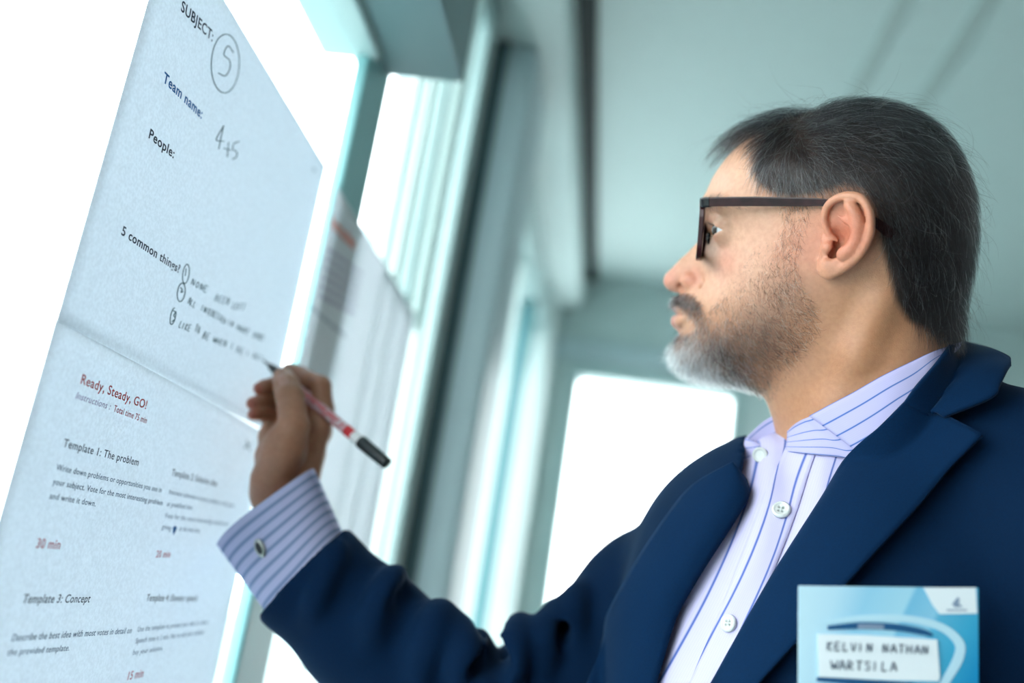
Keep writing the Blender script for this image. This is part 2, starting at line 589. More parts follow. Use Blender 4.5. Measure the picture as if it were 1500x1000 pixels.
P('and write it down.', (72, 730), (139.5, 741.5), (74, 721), 'grey', 0.004, h=hb)
P('30 min', (52, 802), (87, 804), (54, 788), 'rose', 0.012)
P('Template 2: Solution idea', (251, 696), (317, 712), (252, 686), 'dark', 0.006)
P('Innovate solutions to your problem in the given', (247, 723), (342, 743), (248, 715.5), 'grey', 0.0, h=hb)
P('or predefined time.', (244, 741), (282, 746.5), (246, 731), 'grey', 0.0, h=hb)
P('Vote for the most interesting solution by', (241, 758), (334, 770), (242, 750), 'grey', 0.0, h=hb)
P('giving', (237, 774), (250, 776.5), (238, 766), 'grey', 0.0, h=hb)
P('to the best idea.', (262, 777), (293, 780), (263, 769), 'grey', 0.0, h=hb)
P('20 min', (228, 816), (248.5, 816), (229, 806), 'rose', 0.012)
P('Template 3: Concept', (32, 883), (131, 882), (33.5, 870), 'dark', 0.008, shear=0.12)
P('Template 4: Elevator speech', (214, 880), (288, 880), (215, 870), 'dark', 0.006)
P('Describe the best idea with most votes in detail on', (16, 939), (192, 927), (17, 928.5), 'grey', 0.006, shear=0.1)
P('the provided template.', (10, 960), (101, 952.5), (11, 950), 'grey', 0.005, h=hb, shear=0.1)
P('Use the template to present your idea in a short', (201, 925), (304, 913.5), (202, 916), 'grey', 0.0, h=hb)
P('Speech time is 2 min. Has to sell your solution', (198, 942), (298, 928), (199, 933), 'grey', 0.0, h=hb)
P('buy your solution.', (194, 959), (238, 952), (195, 950), 'grey', 0.0, h=hb)
P('15 min', (185, 996), (209, 991), (186.5, 984), 'rose', 0.012)
# the small blue pin symbol in the second template, and a pen mark beside the hand
_c = on_x(255.5, 776, xl)
bm = bmesh.new()
_o = [(0.55 * math.cos(a), 0.35 + 0.45 * math.sin(a)) for a in np.linspace(0, math.pi, 9)] + [(-0.3, -0.4), (0, -0.95), (0.3, -0.4)]
_f = bm.faces.new([bm.verts.new((xl, _c[1] + 0.0068 * a, _c[2] + 0.0042 * b)) for a, b in _o])
_e = bmesh.ops.extrude_face_region(bm, geom=[_f])
bmesh.ops.translate(bm, verts=[v for v in _e['geom'] if isinstance(v, bmesh.types.BMVert)], vec=(0.0002, 0, 0))
adopt(bm_obj('pin_symbol', bm, ink['blue']), lower)
pen_strokes(lower, [[(357, 656), (367, 650)], [(361, 645), (366, 660)]], r=0.0005, x=xl)

far = empty('paper_sheet', (WX + 0.02, 1.25, EYE[2]))
tag(far, 'pale sheet with an orange heading behind the hand, fixed across the window mullion', 'paper sheet')
fx = WX + 0.0155
adopt(sheet('paper', 0.966, 1.452, EYE[2] - 0.035, EYE[2] + 0.404, fx, paper_far_m), far)
Q = lambda *a, **k: printed(far, *a, x=fx + 0.0006, **k)
Q('Instructions', (484, 331), (519, 366), (488, 314), 'orange', 0.03)
for k in range(6):
    o_ = 13.5 * k
    Q('Describe the best idea with most votes in detail on', (479 - 2.6 * k, 364 + o_ + 3), (530 - 2.2 * k, 404 + o_ * 0.86), (481 - 2.6 * k, 356 + o_ + 3), 'mauve', 0.0)
Q('Write down problems', (456, 454), (505, 495), (458, 446), 'grey', 0.0)

# pale translucent panels in the narrow window beyond the mullion
panel_m = paper_material('translucent_panel', (0.84, 0.93, 0.92, 1), 0.40)
w2 = bpy.data.objects['window_2']
for ya, yb in ((1.235, 1.300), (1.325, 1.400), (1.425, 1.488), (1.53, 1.575), (1.665, 1.690)):
    sheet('translucent_panel', ya, yb, EYE[2] + 0.39 if ya < 1.45 else 0.92, Zt - 0.08, WX + 0.003, panel_m, parent=w2)

# ---------------------------------------------------------------- sculpting tools: distance fields turned into meshes
def surface_nets(Fv, org, h, flip=False):
    """Mesh of the zero level of the sampled field Fv (negative inside). -> verts, quads"""
    nx, ny, nz = Fv.shape
    S = Fv < 0
    c = np.zeros((nx - 1, ny - 1, nz - 1), np.uint8)
    for dx in (0, 1):
        for dy in (0, 1):
            for dz in (0, 1):
                c += S[dx:nx - 1 + dx, dy:ny - 1 + dy, dz:nz - 1 + dz]
    act = (c > 0) & (c < 8)
    I = np.argwhere(act)
    idx = -np.ones(act.shape, np.int64)
    idx[act] = np.arange(len(I))
    acc = np.zeros((len(I), 3))
    cnt = np.zeros(len(I))
    corners = [(a, b, d) for a in (0, 1) for b in (0, 1) for d in (0, 1)]
    val = {k: Fv[I[:, 0] + k[0], I[:, 1] + k[1], I[:, 2] + k[2]] for k in corners}
    for a in corners:
        for ax in range(3):
            if a[ax] == 0:
                b = list(a)
                b[ax] = 1
                va, vb = val[a], val[tuple(b)]
                m = (va < 0) != (vb < 0)
                t = np.where(m, va / np.where(m, va - vb, 1), 0)
                p = np.tile(np.array(a, float), (len(I), 1))
                p[:, ax] += t
                acc[m] += p[m]
                cnt[m] += 1
    V = org + h * (I + acc / cnt[:, None])
    quads = []
    for ax in range(3):
        sl0 = [slice(None)] * 3
        sl1 = [slice(None)] * 3
        sl0[ax] = slice(0, -1)
        sl1[ax] = slice(1, None)
        s0, s1 = S[tuple(sl0)], S[tuple(sl1)]
        E = np.argwhere(s0 != s1)
        o1, o2 = (ax + 1) % 3, (ax + 2) % 3
        ok = (E[:, o1] > 0) & (E[:, o2] > 0) & (E[:, o1] < Fv.shape[o1] - 1) & (E[:, o2] < Fv.shape[o2] - 1)
        E = E[ok]
        ins = s0[E[:, 0], E[:, 1], E[:, 2]]
        q = []
        for (p1, p2) in ((-1, -1), (0, -1), (0, 0), (-1, 0)):
            k = E.copy()
            k[:, o1] += p1
            k[:, o2] += p2
            q.append(idx[k[:, 0], k[:, 1], k[:, 2]])
        q = np.stack(q, 1)
        q[~ins] = q[~ins][:, ::-1]
        quads.append(q)
    Q = np.concatenate(quads)
    Q = Q[(Q >= 0).all(1)]
    if flip:
        Q = Q[:, ::-1]
    return V, Q


def relax(V, Q, it=2, k=0.5):
    """Light smoothing of a quad mesh"""
    e = np.concatenate([Q[:, [0, 1]], Q[:, [1, 2]], Q[:, [2, 3]], Q[:, [3, 0]]])
    e = np.concatenate([e, e[:, ::-1]])
    n = np.bincount(e[:, 0], minlength=len(V))[:, None]
    for _ in range(it):
        s = np.stack([np.bincount(e[:, 0], weights=V[e[:, 1], i], minlength=len(V)) for i in range(3)], 1)
        V = V * (1 - k) + k * s / np.maximum(n, 1)
    return V


def smin(a, b, k):
    h = np.clip(0.5 + 0.5 * (b - a) / k, 0, 1)
    return b * (1 - h) + a * h - k * h * (1 - h)


def smax(a, b, k):
    return -smin(-a, -b, k)


class Field:
    """A box of samples; primitives touch only the samples near them"""

    def __init__(self, lo, hi, h, sym=False):
        self.h = h
        self.lo = np.asarray(lo, float)
        self.n = np.ceil((np.asarray(hi, float) - self.lo) / h).astype(int) + 1
        self.ax = [self.lo[i] + h * np.arange(self.n[i]) for i in range(3)]
        self.F = np.full(self.n, 1e3, np.float32)
        self.sym = sym

    def win(self, lo, hi):
        s = []
        for i in range(3):
            a = int(np.floor((lo[i] - self.lo[i]) / self.h))
            b = int(np.ceil((hi[i] - self.lo[i]) / self.h)) + 1
            s.append(slice(max(0, a), max(0, min(self.n[i], b))))
        return tuple(s)

    def apply(self, f, lo, hi, k, mode='add', pad=None):
        pad = (k + 2 * self.h) if pad is None else pad
        lo = np.asarray(lo, float) - pad
        hi = np.asarray(hi, float) + pad
        wins = [(1, self.win(lo, hi))]
        if self.sym:
            wins.append((-1, self.win((lo[0], lo[1], -hi[2]), (hi[0], hi[1], -lo[2]))))
        for sg, w in wins:
            if any(s.stop <= s.start for s in w):
                continue
            X = self.ax[0][w[0]][:, None, None]
            Y = self.ax[1][w[1]][None, :, None]
            Z = self.ax[2][w[2]][None, None, :] * sg
            d = f(X, Y, Z)
            cur = self.F[w]
            if mode == 'add':
                self.F[w] = smin(cur, d, k)
            elif mode == 'cut':
                self.F[w] = smax(cur, -d, k)
            else:
                self.F[w] = d if mode == 'set' else cur + d

    def sphere(self, c, r, k=2.0, mode='add'):
        r = np.broadcast_to(np.asarray(r, float), (3,))
        c = np.asarray(c, float)

        def f(X, Y, Z):
            q = np.sqrt(((X - c[0]) / r[0]) ** 2 + ((Y - c[1]) / r[1]) ** 2 + ((Z - c[2]) / r[2]) ** 2)
            g = np.sqrt(((X - c[0]) / r[0] ** 2) ** 2 + ((Y - c[1]) / r[1] ** 2) ** 2 + ((Z - c[2]) / r[2] ** 2) ** 2)
            return np.where(g > 1e-9, q * (q - 1) / np.maximum(g, 1e-9), -r.min())
        self.apply(f, c - r, c + r, k, mode)

    def capsule(self, a, b, ra, rb=None, k=2.0, mode='add'):
        a, b = np.asarray(a, float), np.asarray(b, float)
        rb = ra if rb is None else rb
        d = b - a
        L = max(d @ d, 1e-9)

        def f(X, Y, Z):
            t = np.clip(((X - a[0]) * d[0] + (Y - a[1]) * d[1] + (Z - a[2]) * d[2]) / L, 0, 1)
            return np.sqrt((X - a[0] - t * d[0]) ** 2 + (Y - a[1] - t * d[1]) ** 2 + (Z - a[2] - t * d[2]) ** 2) - (ra + (rb - ra) * t)
        m = max(ra, rb)
        self.apply(f, np.minimum(a, b) - m, np.maximum(a, b) + m, k, mode)

    def chain(self, pts, radii, k=2.0, mode='add'):
        radii = np.broadcast_to(np.asarray(radii, float), (len(pts),))
        for i in range(len(pts) - 1):
            self.capsule(pts[i], pts[i + 1], radii[i], radii[i + 1], k, mode)

    def mesh(self, flip=False, it=1):
        V, Q = surface_nets(self.F, self.lo, self.h, flip)
        return relax(V, Q, it), Q

    def sample(self, P):
        q = (np.asarray(P) - self.lo) / self.h
        q = np.clip(q, 0, np.array(self.n) - 1.001)
        i = q.astype(int)
        t = q - i
        out = 0
        for a in (0, 1):
            for b in (0, 1):
                for c in (0, 1):
                    w = (t[:, 0] if a else 1 - t[:, 0]) * (t[:, 1] if b else 1 - t[:, 1]) * (t[:, 2] if c else 1 - t[:, 2])
                    out = out + w * self.F[i[:, 0] + a, i[:, 1] + b, i[:, 2] + c]
        return out

    def grad(self, P):
        e = self.h
        g = np.stack([self.sample(P + np.eye(3)[i] * e) - self.sample(P - np.eye(3)[i] * e) for i in range(3)], 1)
        return g / (np.linalg.norm(g, axis=1)[:, None] + 1e-9)


def tps(pts, vals, X, Y, lam=0.0):
    """Thin plate spline through scattered values, evaluated on the points X, Y"""
    p = np.asarray(pts, float)
    n = len(p)
    d2 = ((p[:, None] - p[None]) ** 2).sum(-1)
    K = 0.5 * d2 * np.log(d2 + 1e-9) + lam * np.eye(n)
    A = np.zeros((n + 3, n + 3))
    A[:n, :n] = K
    A[:n, n] = 1
    A[:n, n + 1:] = p
    A[n, :n] = 1
    A[n + 1:, :n] = p.T
    w = np.linalg.solve(A, np.concatenate([vals, np.zeros(3)]))
    out = w[n] + w[n + 1] * X + w[n + 2] * Y
    for i in range(n):
        r2 = (X - p[i, 0]) ** 2 + (Y - p[i, 1]) ** 2
        out = out + w[i] * 0.5 * r2 * np.log(r2 + 1e-9)
    return out


def poly_sdf(poly, X, Y):
    """Signed distance to a polygon in the plane (negative inside)"""
    p = np.asarray(poly, float)
    X, Y = np.broadcast_arrays(X, Y)
    d = np.full(X.shape, 1e18)
    s = np.zeros(X.shape, bool)
    for i in range(len(p)):
        a, b = p[i], p[(i + 1) % len(p)]
        e = b - a
        wx, wy = X - a[0], Y - a[1]
        t = np.clip((wx * e[0] + wy * e[1]) / max(e @ e, 1e-12), 0, 1)
        d = np.minimum(d, (wx - e[0] * t) ** 2 + (wy - e[1] * t) ** 2)
        cr = (a[1] > Y) != (b[1] > Y)
        with np.errstate(divide='ignore', invalid='ignore'):
            xi = e[0] * (Y - a[1]) / e[1] + a[0]
        s ^= cr & (X < xi)
    return np.where(s, -1, 1) * np.sqrt(d)


def wavy(X, Y, Z, seed, freq, n=10):
    """A smooth pseudo-random field"""
    r = np.random.default_rng(seed)
    out = 0
    for _ in range(n):
        k = r.normal(size=3)
        k = k / np.linalg.norm(k) * freq * r.uniform(0.5, 1.6)
        out = out + np.sin(k[0] * X + k[1] * Y + k[2] * Z + r.uniform(0, 6.28))
    return out / math.sqrt(n)

# ---------------------------------------------------------------- the man: head and neck (millimetres, head frame: x forward, y up, z to his left)
HC = at(1200, 370, 0.772)
_hn = -ray(1200, 370)
_hn = _hn / np.linalg.norm(_hn)
_hu = UPV - _hn * (UPV @ _hn)
_hu /= np.linalg.norm(_hu)
_hf = np.cross(_hn, _hu)                     # towards his face
_a = math.radians(7.0)                       # face turned a little towards the window
HF = math.cos(_a) * _hf - math.sin(_a) * _hn
HN = math.cos(_a) * _hn + math.sin(_a) * _hf
HU = _hu
if HF @ RGT > 0:
    HF = -HF
HAX = np.stack([HF, HU, HN])                 # rows


def L2W(P):
    return HC + (np.asarray(P) / 1000.0) @ HAX


def W2L(P):
    return ((np.asarray(P) - HC) @ HAX.T) * 1000.0


def hp(px, py, z=0.0):
    """head-frame point seen at (px, py) lying z mm to his left of the midline"""
    r = ray(px, py)
    t = ((HC - EYE) @ HN + z / 1000.0) / (r @ HN)
    p = W2L(EYE + r * t)
    return p


CONT = [(1033, 287), (1043, 264), (1058, 241), (1083, 214), (1115, 191), (1160, 171), (1210, 160), (1260, 158), (1310, 166), (1352, 188), (1388, 228),
        (1407, 275), (1413, 322), (1410, 372), (1402, 420), (1396, 462), (1396, 505), (1404, 560), (1420, 640), (1430, 720), (1330, 780), (1230, 770), (1170, 725),
        (1148, 690), (1140, 655), (1134, 625), (1127, 598), (1117, 579), (1098, 566), (1068, 558), (1038, 553), (1014, 546), (998, 535), (989, 520), (987, 508), (991, 498),
        (996, 490), (989, 482), (985.5, 474), (986.5, 466), (993, 458), (989.5, 451), (988, 445), (991, 438), (997, 431), (990, 428), (980.5, 422), (976, 412), (978.5, 402),
        (986, 391), (999, 377), (1011, 366), (1022, 354), (1029, 342), (1031, 331), (1029.5, 318), (1028, 305), (1029, 295)]
HALF = [(1260, 250, 76), (1200, 240, 71), (1320, 260, 73), (1150, 235, 64), (1110, 250, 56), (1370, 300, 56), (1250, 200, 58), (1180, 200, 47), (1320, 205, 52),
        (1360, 400, 54), (1340, 340, 68), (1240, 340, 75), (1290, 340, 76), (1200, 330, 72), (1125, 280, 61), (1090, 275, 52), (1066, 266, 39), (1050, 275, 26),
        (1050, 303, 36), (1040, 303, 24), (1070, 303, 50), (1105, 308, 59), (1150, 320, 67), (1036, 335, 8), (1042, 337, 13), (1047, 338, 23), (1056, 338, 35), (1070, 338, 45), (1090, 338, 54), (1115, 338, 61),
        (1040, 352, 14), (1047, 356, 24), (1060, 360, 38), (1085, 362, 52), (1120, 370, 63), (1160, 370, 69), (1200, 390, 71), (1036, 366, 15), (1045, 376, 27), (1062, 385, 42),
        (988, 408, 8), (998, 400, 11), (1003, 408, 13), (1010, 410, 15), (1020, 412, 17), (1028, 412, 21), (1038, 412, 29), (1008, 385, 9), (1018, 380, 11.5), (1027, 376, 15), (1034, 386, 21),
        (1000, 440, 13), (1010, 440, 22), (1025, 440, 32), (1000, 465, 15), (1012, 465, 26), (1030, 470, 37), (1001, 480, 14), (1050, 420, 39), (1050, 462, 46), (1080, 435, 55), (1120, 430, 62),
        (1160, 440, 64), (1120, 500, 55), (1160, 490, 58), (1195, 465, 61), (1080, 510, 49), (1045, 512, 39), (1015, 515, 25), (1001, 515, 15), (1020, 536, 22), (1058, 542, 33), (1105, 545, 34),
        (1150, 535, 45), (1170, 560, 45), (1150, 600, 31), (1180, 600, 46), (1230, 560, 57), (1300, 520, 59), (1355, 500, 45), (1230, 640, 60), (1320, 600, 62), (1370, 570, 43),
        (1180, 670, 46), (1280, 690, 66), (1350, 660, 58), (1300, 440, 62), (1255, 460, 61), (1350, 455, 50), (1230, 500, 59)]

HEAD_H = 1.25
hf = Field((-130, -210, -104), (128, 118, 104), HEAD_H, sym=True)
_pts = [hp(x, y, 0)[:2] for x, y in CONT] + [hp(x, y, w)[:2] for x, y, w in HALF]
_val = [0.0] * len(CONT) + [w * w for _, _, w in HALF]
# keep the field falling outside the outline
_cc = np.array([hp(x, y, 0)[:2] for x, y in CONT])
_X2, _Y2 = np.meshgrid(hf.ax[0], hf.ax[1], indexing='ij')
_G = tps(_pts, _val, _X2, _Y2, lam=4.0)
_out = poly_sdf(_cc, _X2, _Y2)
_G = np.where(_out > 0, np.minimum(_G, -_out * 12), np.maximum(_G, -_out * 3))
_gx, _gy = np.gradient(_G, HEAD_H)
_gm = np.sqrt(_gx ** 2 + _gy ** 2)
_Z = hf.ax[2][None, None, :]
_f = _Z ** 2 - _G[:, :, None]
hf.F = (_f / (np.sqrt(4 * _Z ** 2 + _gm[:, :, None] ** 2) + 6.0)).astype(np.float32)

EYE_C = hp(1066.5, 337, 33.5)
EYE_R = 12.2
# brow, cheek and eyelids
hf.capsule(hp(1040, 301, 10), hp(1062, 301, 42), 7.0, 6.0, k=7)
hf.sphere(EYE_C, 13.6, k=4.0)
_ec = EYE_C.copy()


def _slit(X, Y, Z):
    dx, dy, dz = X - _ec[0], Y - _ec[1], Z - _ec[2]
    half = 4.6 * np.clip(1 - (dz / 16.0) ** 2, 0, 1) * np.clip((dx - 1.5) / 9.0, 0, 1) ** 0.75 + 0.05
    mid = 0.6 - 0.03 * dz
    return np.maximum(np.maximum(np.abs(dy - mid) - half, 1.5 - dx), np.sqrt(dx ** 2 + dy ** 2 + dz ** 2) - 17)


hf.apply(_slit, _ec - 17, _ec + 17, 1.2, 'cut')
# the fold over the upper lid
hf.chain([hp(1047, 325, 16), hp(1045, 321, 26), hp(1052, 321, 38), hp(1066, 326, 46)], [2.6, 3.4, 3.4, 2.4], k=1.4)
# nose: tip, wings, nostrils
hf.sphere(hp(989, 411, 0), (8.5, 8.0, 8.0), k=4)
hf.sphere(hp(1012, 412, 12.5), (8.5, 7.2, 5.8), k=2.6)
hf.sphere(hp(1000, 420.5, 8.5), (5.2, 3.8, 4.2), k=1.5, mode='cut')
hf.sphere(hp(1004, 415, 7.0), (3.5, 4.0, 2.6), k=1.5, mode='cut')
hf.chain([hp(1026, 402, 19), hp(1030, 412, 22), hp(1028, 421, 22)], [1.0, 1.3, 1.0], k=2.5, mode='cut')
# lips
hf.chain([hp(993.5, 452, 0), hp(998, 452.5, 11), hp(1012, 459, 23)], [4.0, 3.6, 2.0], k=2.5)
hf.chain([hp(992.5, 470, 0), hp(997, 470, 11), hp(1011, 463, 22)], [5.0, 4.6, 2.0], k=2.5)
hf.chain([hp(989, 459.8, 0), hp(995, 460.3, 12), hp(1015, 463.5, 25)], [0.9, 0.9, 0.8], k=1.4, mode='cut')
# the strap muscle of the neck
hf.chain([hp(1292, 440, 58), hp(1258, 520, 52), hp(1225, 590, 44), hp(1185, 660, 30)], [7, 8, 8, 7], k=16)

# ears
_hel = [(1226, 353, 79), (1214, 341, 79.5), (1208.5, 326, 80), (1208.5, 311, 82), (1216, 297, 85), (1231, 288.5, 89), (1248, 286.5, 92), (1263, 292, 94.5), (1272.5, 306, 96), (1275.5, 323, 96),
        (1274, 342, 94.5), (1267, 360, 92), (1256, 376, 88.5), (1243, 387, 85), (1229, 395.5, 81.5), (1216, 399.5, 78.5), (1207, 394, 75), (1203.5, 383, 73.5)]
_help = catmull([hp(*q) for q in _hel], 70)
_outl = [hp(*q)[:2] for q in _hel[3:]] + [hp(1200, 372, 74)[:2], hp(1204, 350, 74)[:2], hp(1206, 328, 76)[:2]]
_e0, _e1 = hp(1204, 340, 75), hp(1276, 340, 95)
_dip = hp(1233, 352, 80)
_fos = hp(1236, 312, 86)
_sca = hp(1266, 330, 92)


def _plate(X, Y, Z):
    zp = 76.0 + (X - _e0[0]) / (_e1[0] - _e0[0]) * 16.5
    zp = zp - 10.5 * np.exp(-((X - _dip[0]) / 8.5) ** 2 - ((Y - _dip[1]) / 10.5) ** 2)
    zp = zp - 3.2 * np.exp(-((X - _fos[0]) / 6) ** 2 - ((Y - _fos[1]) / 6) ** 2)
    zp = zp - 1.6 * np.exp(-((X - _sca[0]) / 2.5) ** 2 - ((Y - _sca[1]) / 16) ** 2)
    s = poly_sdf(_outl, X[:, :, 0], Y[:, :, 0])[:, :, None]
    return smax(s, np.abs(Z - zp) - 1.9, 1.5)


_lo = np.min([np.append(q, 62) for q in _outl], 0)
_hi = np.max([np.append(q, 100) for q in _outl], 0)
hf.apply(_plate, _lo, _hi, 2.0)
hf.chain(_help, np.interp(np.linspace(0, 1, 70), [0, .1, .3, .5, .7, .86, .93, 1], [1.6, 2.3, 2.7, 2.9, 3.0, 3.6, 5.0, 3.0]), k=1.3)
_anti = catmull([hp(1242, 299, 92), hp(1252, 312, 93), hp(1257, 330, 93), hp(1255.5, 348, 91), hp(1247, 364, 88), hp(1234, 373, 85.5)], 30)
hf.chain(_anti, np.interp(np.linspace(0, 1, 30), [0, .3, .8, 1], [2.4, 2.8, 3.0, 3.6]), k=3.6)
hf.chain([hp(1228, 316, 88), hp(1240, 322, 90), hp(1254, 332, 92)], [1.2, 1.8, 2.2], k=4.5)
hf.chain([hp(1216, 399, 77), hp(1214, 388, 78.5), hp(1224, 386, 81)], [5.2, 5.0, 4.0], k=3.0)
hf.chain([hp(1211, 352, 77), hp(1213.5, 362, 79.5), hp(1209.5, 373, 76)], [3.2, 4.2, 3.0], k=2.5)
hf.sphere(hp(1222, 366, 76), (4.2, 7.0, 6.0), k=1.8, mode='cut')
hf.sphere(hp(1221, 374, 78), (3.0, 3.5, 4.0), k=1.6, mode='cut')

head_V, head_Q = hf.mesh(flip=(np.linalg.det(HAX) > 0) is False, it=1)

# ---------------------------------------------------------------- torso, jacket and shirt (millimetres in a camera-side frame: x right, y up, z away)
CAX = np.stack([RGT, UPV, FWD])


def C2W(P):
    return EYE + (np.asarray(P) / 1000.0) @ CAX


def W2C(P):
    return ((np.asarray(P) - EYE) @ CAX.T) * 1000.0


def cp(px, py, d):
    return np.array([(px - 750.0) / FPX * d, (500.0 - py) / FPX * d, d])


TUP = np.array([0.20, 0.95, 0.20])
TUP /= np.linalg.norm(TUP)
TS = np.array([0.80, 0.05, -0.60])
TS -= TUP * (TS @ TUP)
TS /= np.linalg.norm(TS)
TF = np.cross(TS, TUP)
if TF[2] > 0:
    TF = -TF
NECK = cp(1265, 650, 790)


def tb(s, u, f):
    """torso point: s towards his left shoulder, u up, f forward, from the neck pit (mm)"""
    return NECK + TS * s + TUP * u + TF * f


def oell(fl, c, r, k, mode='add', axes=None):
    A = np.stack([TS, TUP, TF]) if axes is None else axes
    r = np.asarray(r, float)
    ext = np.sqrt(((A * r[:, None]) ** 2).sum(0))

    def f(X, Y, Z):
        q = [((X - c[0]) * A[i][0] + (Y - c[1]) * A[i][1] + (Z - c[2]) * A[i][2]) / r[i] for i in range(3)]
        m = np.sqrt(q[0] ** 2 + q[1] ** 2 + q[2] ** 2)
        g = np.sqrt((q[0] / r[0]) ** 2 + (q[1] / r[1]) ** 2 + (q[2] / r[2]) ** 2)
        return np.where(g > 1e-9, m * (m - 1) / np.maximum(g, 1e-9), -r.min())
    fl.apply(f, c - ext, c + ext, k, mode)


JH = 4.0
jk = Field((-270, -640, 470), (640, 60, 1090), JH)
jk.pad_all = 40


def torso(fl, grow=0.0):
    g = grow
    oell(fl, tb(0, -165, 5), (172 + g, 165 + g, 112 + g), 40)
    oell(fl, tb(0, -90, -12), (165 + g, 78 + g, 78 + g), 40)
    oell(fl, tb(0, -420, 28), (172 + g, 240 + g, 132 + g), 60)
    fl.capsule(cp(1300, 680, 795), cp(1600, 785, 668), 58 + g, 62 + g, k=40)
    fl.capsule(cp(1368, 640, 752), cp(1510, 690, 700), 40 + g, 46 + g, k=30)
    fl.capsule(cp(1225, 772, 815), cp(960, 866, 920), 58 + g, 52 + g, k=40)


torso(jk, 12)
# the near sleeve hangs by his side, the far one reaches to the glass
jk.chain([cp(1600, 820, 665), cp(1700, 1100, 640), cp(1690, 1500, 600)], [72, 66, 62], k=30)
jk.chain([cp(1425, 566, 745), cp(1422, 566, 795), cp(1375, 584, 845), cp(1300, 612, 866)], 15, k=16)
ARM = [(925, 905, 925), (830, 1010, 880), (725, 1095, 845), (620, 1000, 845), (535, 922, 850), (447, 838, 855), (395, 785, 860)]
ARM_R = [66, 62, 60, 55, 52, 49, 48]
jk.chain([cp(*q) for q in ARM], ARM_R, k=22)
# creases: ridges thrown across the sleeve at the elbow and where it leaves the shoulder
for pts, r in (([(584, 838, 842), (566, 862, 812), (548, 905, 800), (540, 960, 806)], 9), ([(650, 893, 838), (632, 925, 806), (614, 985, 792)], 10),
               ([(668, 912, 842), (680, 955, 800), (676, 1010, 790)], 8), ([(706, 935, 858), (712, 970, 812), (706, 1030, 790)], 8),
               ([(765, 908, 868), (752, 950, 820), (742, 1020, 800)], 10), ([(822, 884, 886), (800, 930, 838), (790, 1000, 820)], 9),
               ([(850, 860, 898), (836, 905, 858), (832, 990, 842)], 9), ([(500, 800, 826), (470, 860, 800), (455, 905, 805)], 5)):
    jk.chain(catmull([cp(*q) for q in pts], 8), [r * 0.7] + [r] * 5 + [r * 0.6] * 2, k=14)
for pts, r in (([(600, 862, 834), (585, 900, 798), (578, 960, 790)], 7), ([(690, 930, 850), (696, 985, 795)], 7), ([(735, 925, 862), (728, 985, 795)], 8),
               ([(836, 878, 896), (818, 940, 842)], 4)):
    jk.chain(catmull([cp(q[0], q[1], q[2] - 9) for q in pts], 6), r * 0.8, k=14, mode='cut')
# sleeve hem: cut square to the forearm
_h0, _h1 = cp(503, 772, 855), cp(386, 900, 855)
_hd = cp(395, 785, 860) - cp(535, 922, 850)
_hd -= (_h1 - _h0) * ((_h1 - _h0) @ _hd) / ((_h1 - _h0) @ (_h1 - _h0))
_hd /= np.linalg.norm(_hd)
_hm = (_h0 + _h1) / 2
jk.apply(lambda X, Y, Z: -((X - _hm[0]) * _hd[0] + (Y - _hm[1]) * _hd[1] + (Z - _hm[2]) * _hd[2]) + 0 * X, _hm - 110, _hm + 110, 3.0, 'cut', pad=0)
jk.capsule(_hm - _hd * 30, _hm + _hd * 30, 44, 44, k=3, mode='cut')

_X = jk.ax[0][:, None, None]
_Y = jk.ax[1][None, :, None]
_Z = jk.ax[2][None, None, :]
_w = (wavy(_X, _Y, _Z, 3, 1 / 55.0) * 1.1 + wavy(_X, _Y, _Z, 5, 1 / 24.0) * 0.45).astype(np.float32)
# crumple more along the bent arm
_arm = np.exp(-((_X + 20) / 120.0) ** 2 - ((_Y + 250) / 110.0) ** 2)
jk.F += _w * (0.7 + 1.4 * _arm).astype(np.float32)
jacket_uncut = jk.F.copy()


def hit(F, fl, to_local, px, py, d0=0.45, d1=1.3, steps=90):
    """First points where the rays through px, py meet the field (world metres) and outward normals (world)"""
    px, py = np.atleast_1d(np.asarray(px, float)), np.atleast_1d(np.asarray(py, float))
    R = FWD + np.outer((px - 750) / FPX, RGT) + np.outer((500 - py) / FPX, UPV)
    keep, fl.F = fl.F, F
    t = np.full(len(px), d0)
    best = np.full(len(px), 1e9)
    tb_ = t.copy()
    for _ in range(steps):
        d = np.clip(fl.sample(to_local(EYE + R * t[:, None])), -40, 60)
        m = (np.abs(d) < best) & (t < d1)
        best = np.where(m, np.abs(d), best)
        tb_ = np.where(m, t, tb_)
        t = np.minimum(t + d * 0.0008 / np.linalg.norm(R, axis=1), d1)
    P = EYE + R * tb_[:, None]
    g = fl.grad(to_local(P))
    fl.F = keep
    return P, g


def on_jacket(px, py, off=0.0):
    P, g = hit(jacket_uncut, jk, W2C, px, py)
    n = g @ CAX
    return P + n * (np.asarray(off)[..., None] if np.ndim(off) else off) / 1000.0


# the front opening
FAR_EDGE = [(1095, 640), (1088, 690), (1074, 735), (1042, 795), (1004, 865), (970, 940), (946, 1000), (925, 1060)]
NEAR_EDGE = [(1400, 505), (1345, 578), (1262, 662), (1206, 742), (1136, 850), (1086, 935), (1050, 1000), (1020, 1060)]
_poly = FAR_EDGE[::-1] + [(1110, 560), (1200, 560), (1330, 500)] + NEAR_EDGE
_ys = np.clip(_Z, 300, None)
_pxs, _pys = 750 + FPX * _X / _ys + 0 * _Y, 500 - FPX * _Y / _ys + 0 * _X
_sub = jk.win((60, -420, 560), (420, 20, 900))
_bx = np.broadcast_to(_pxs, jk.F.shape)[_sub]
_by = np.broadcast_to(_pys, jk.F.shape)[_sub]
_v = poly_sdf(_poly, _bx, _by) * 0.5
_front = (_X - NECK[0]) * TF[0] + (_Y - NECK[1]) * TF[1] + (_Z - NECK[2]) * TF[2]
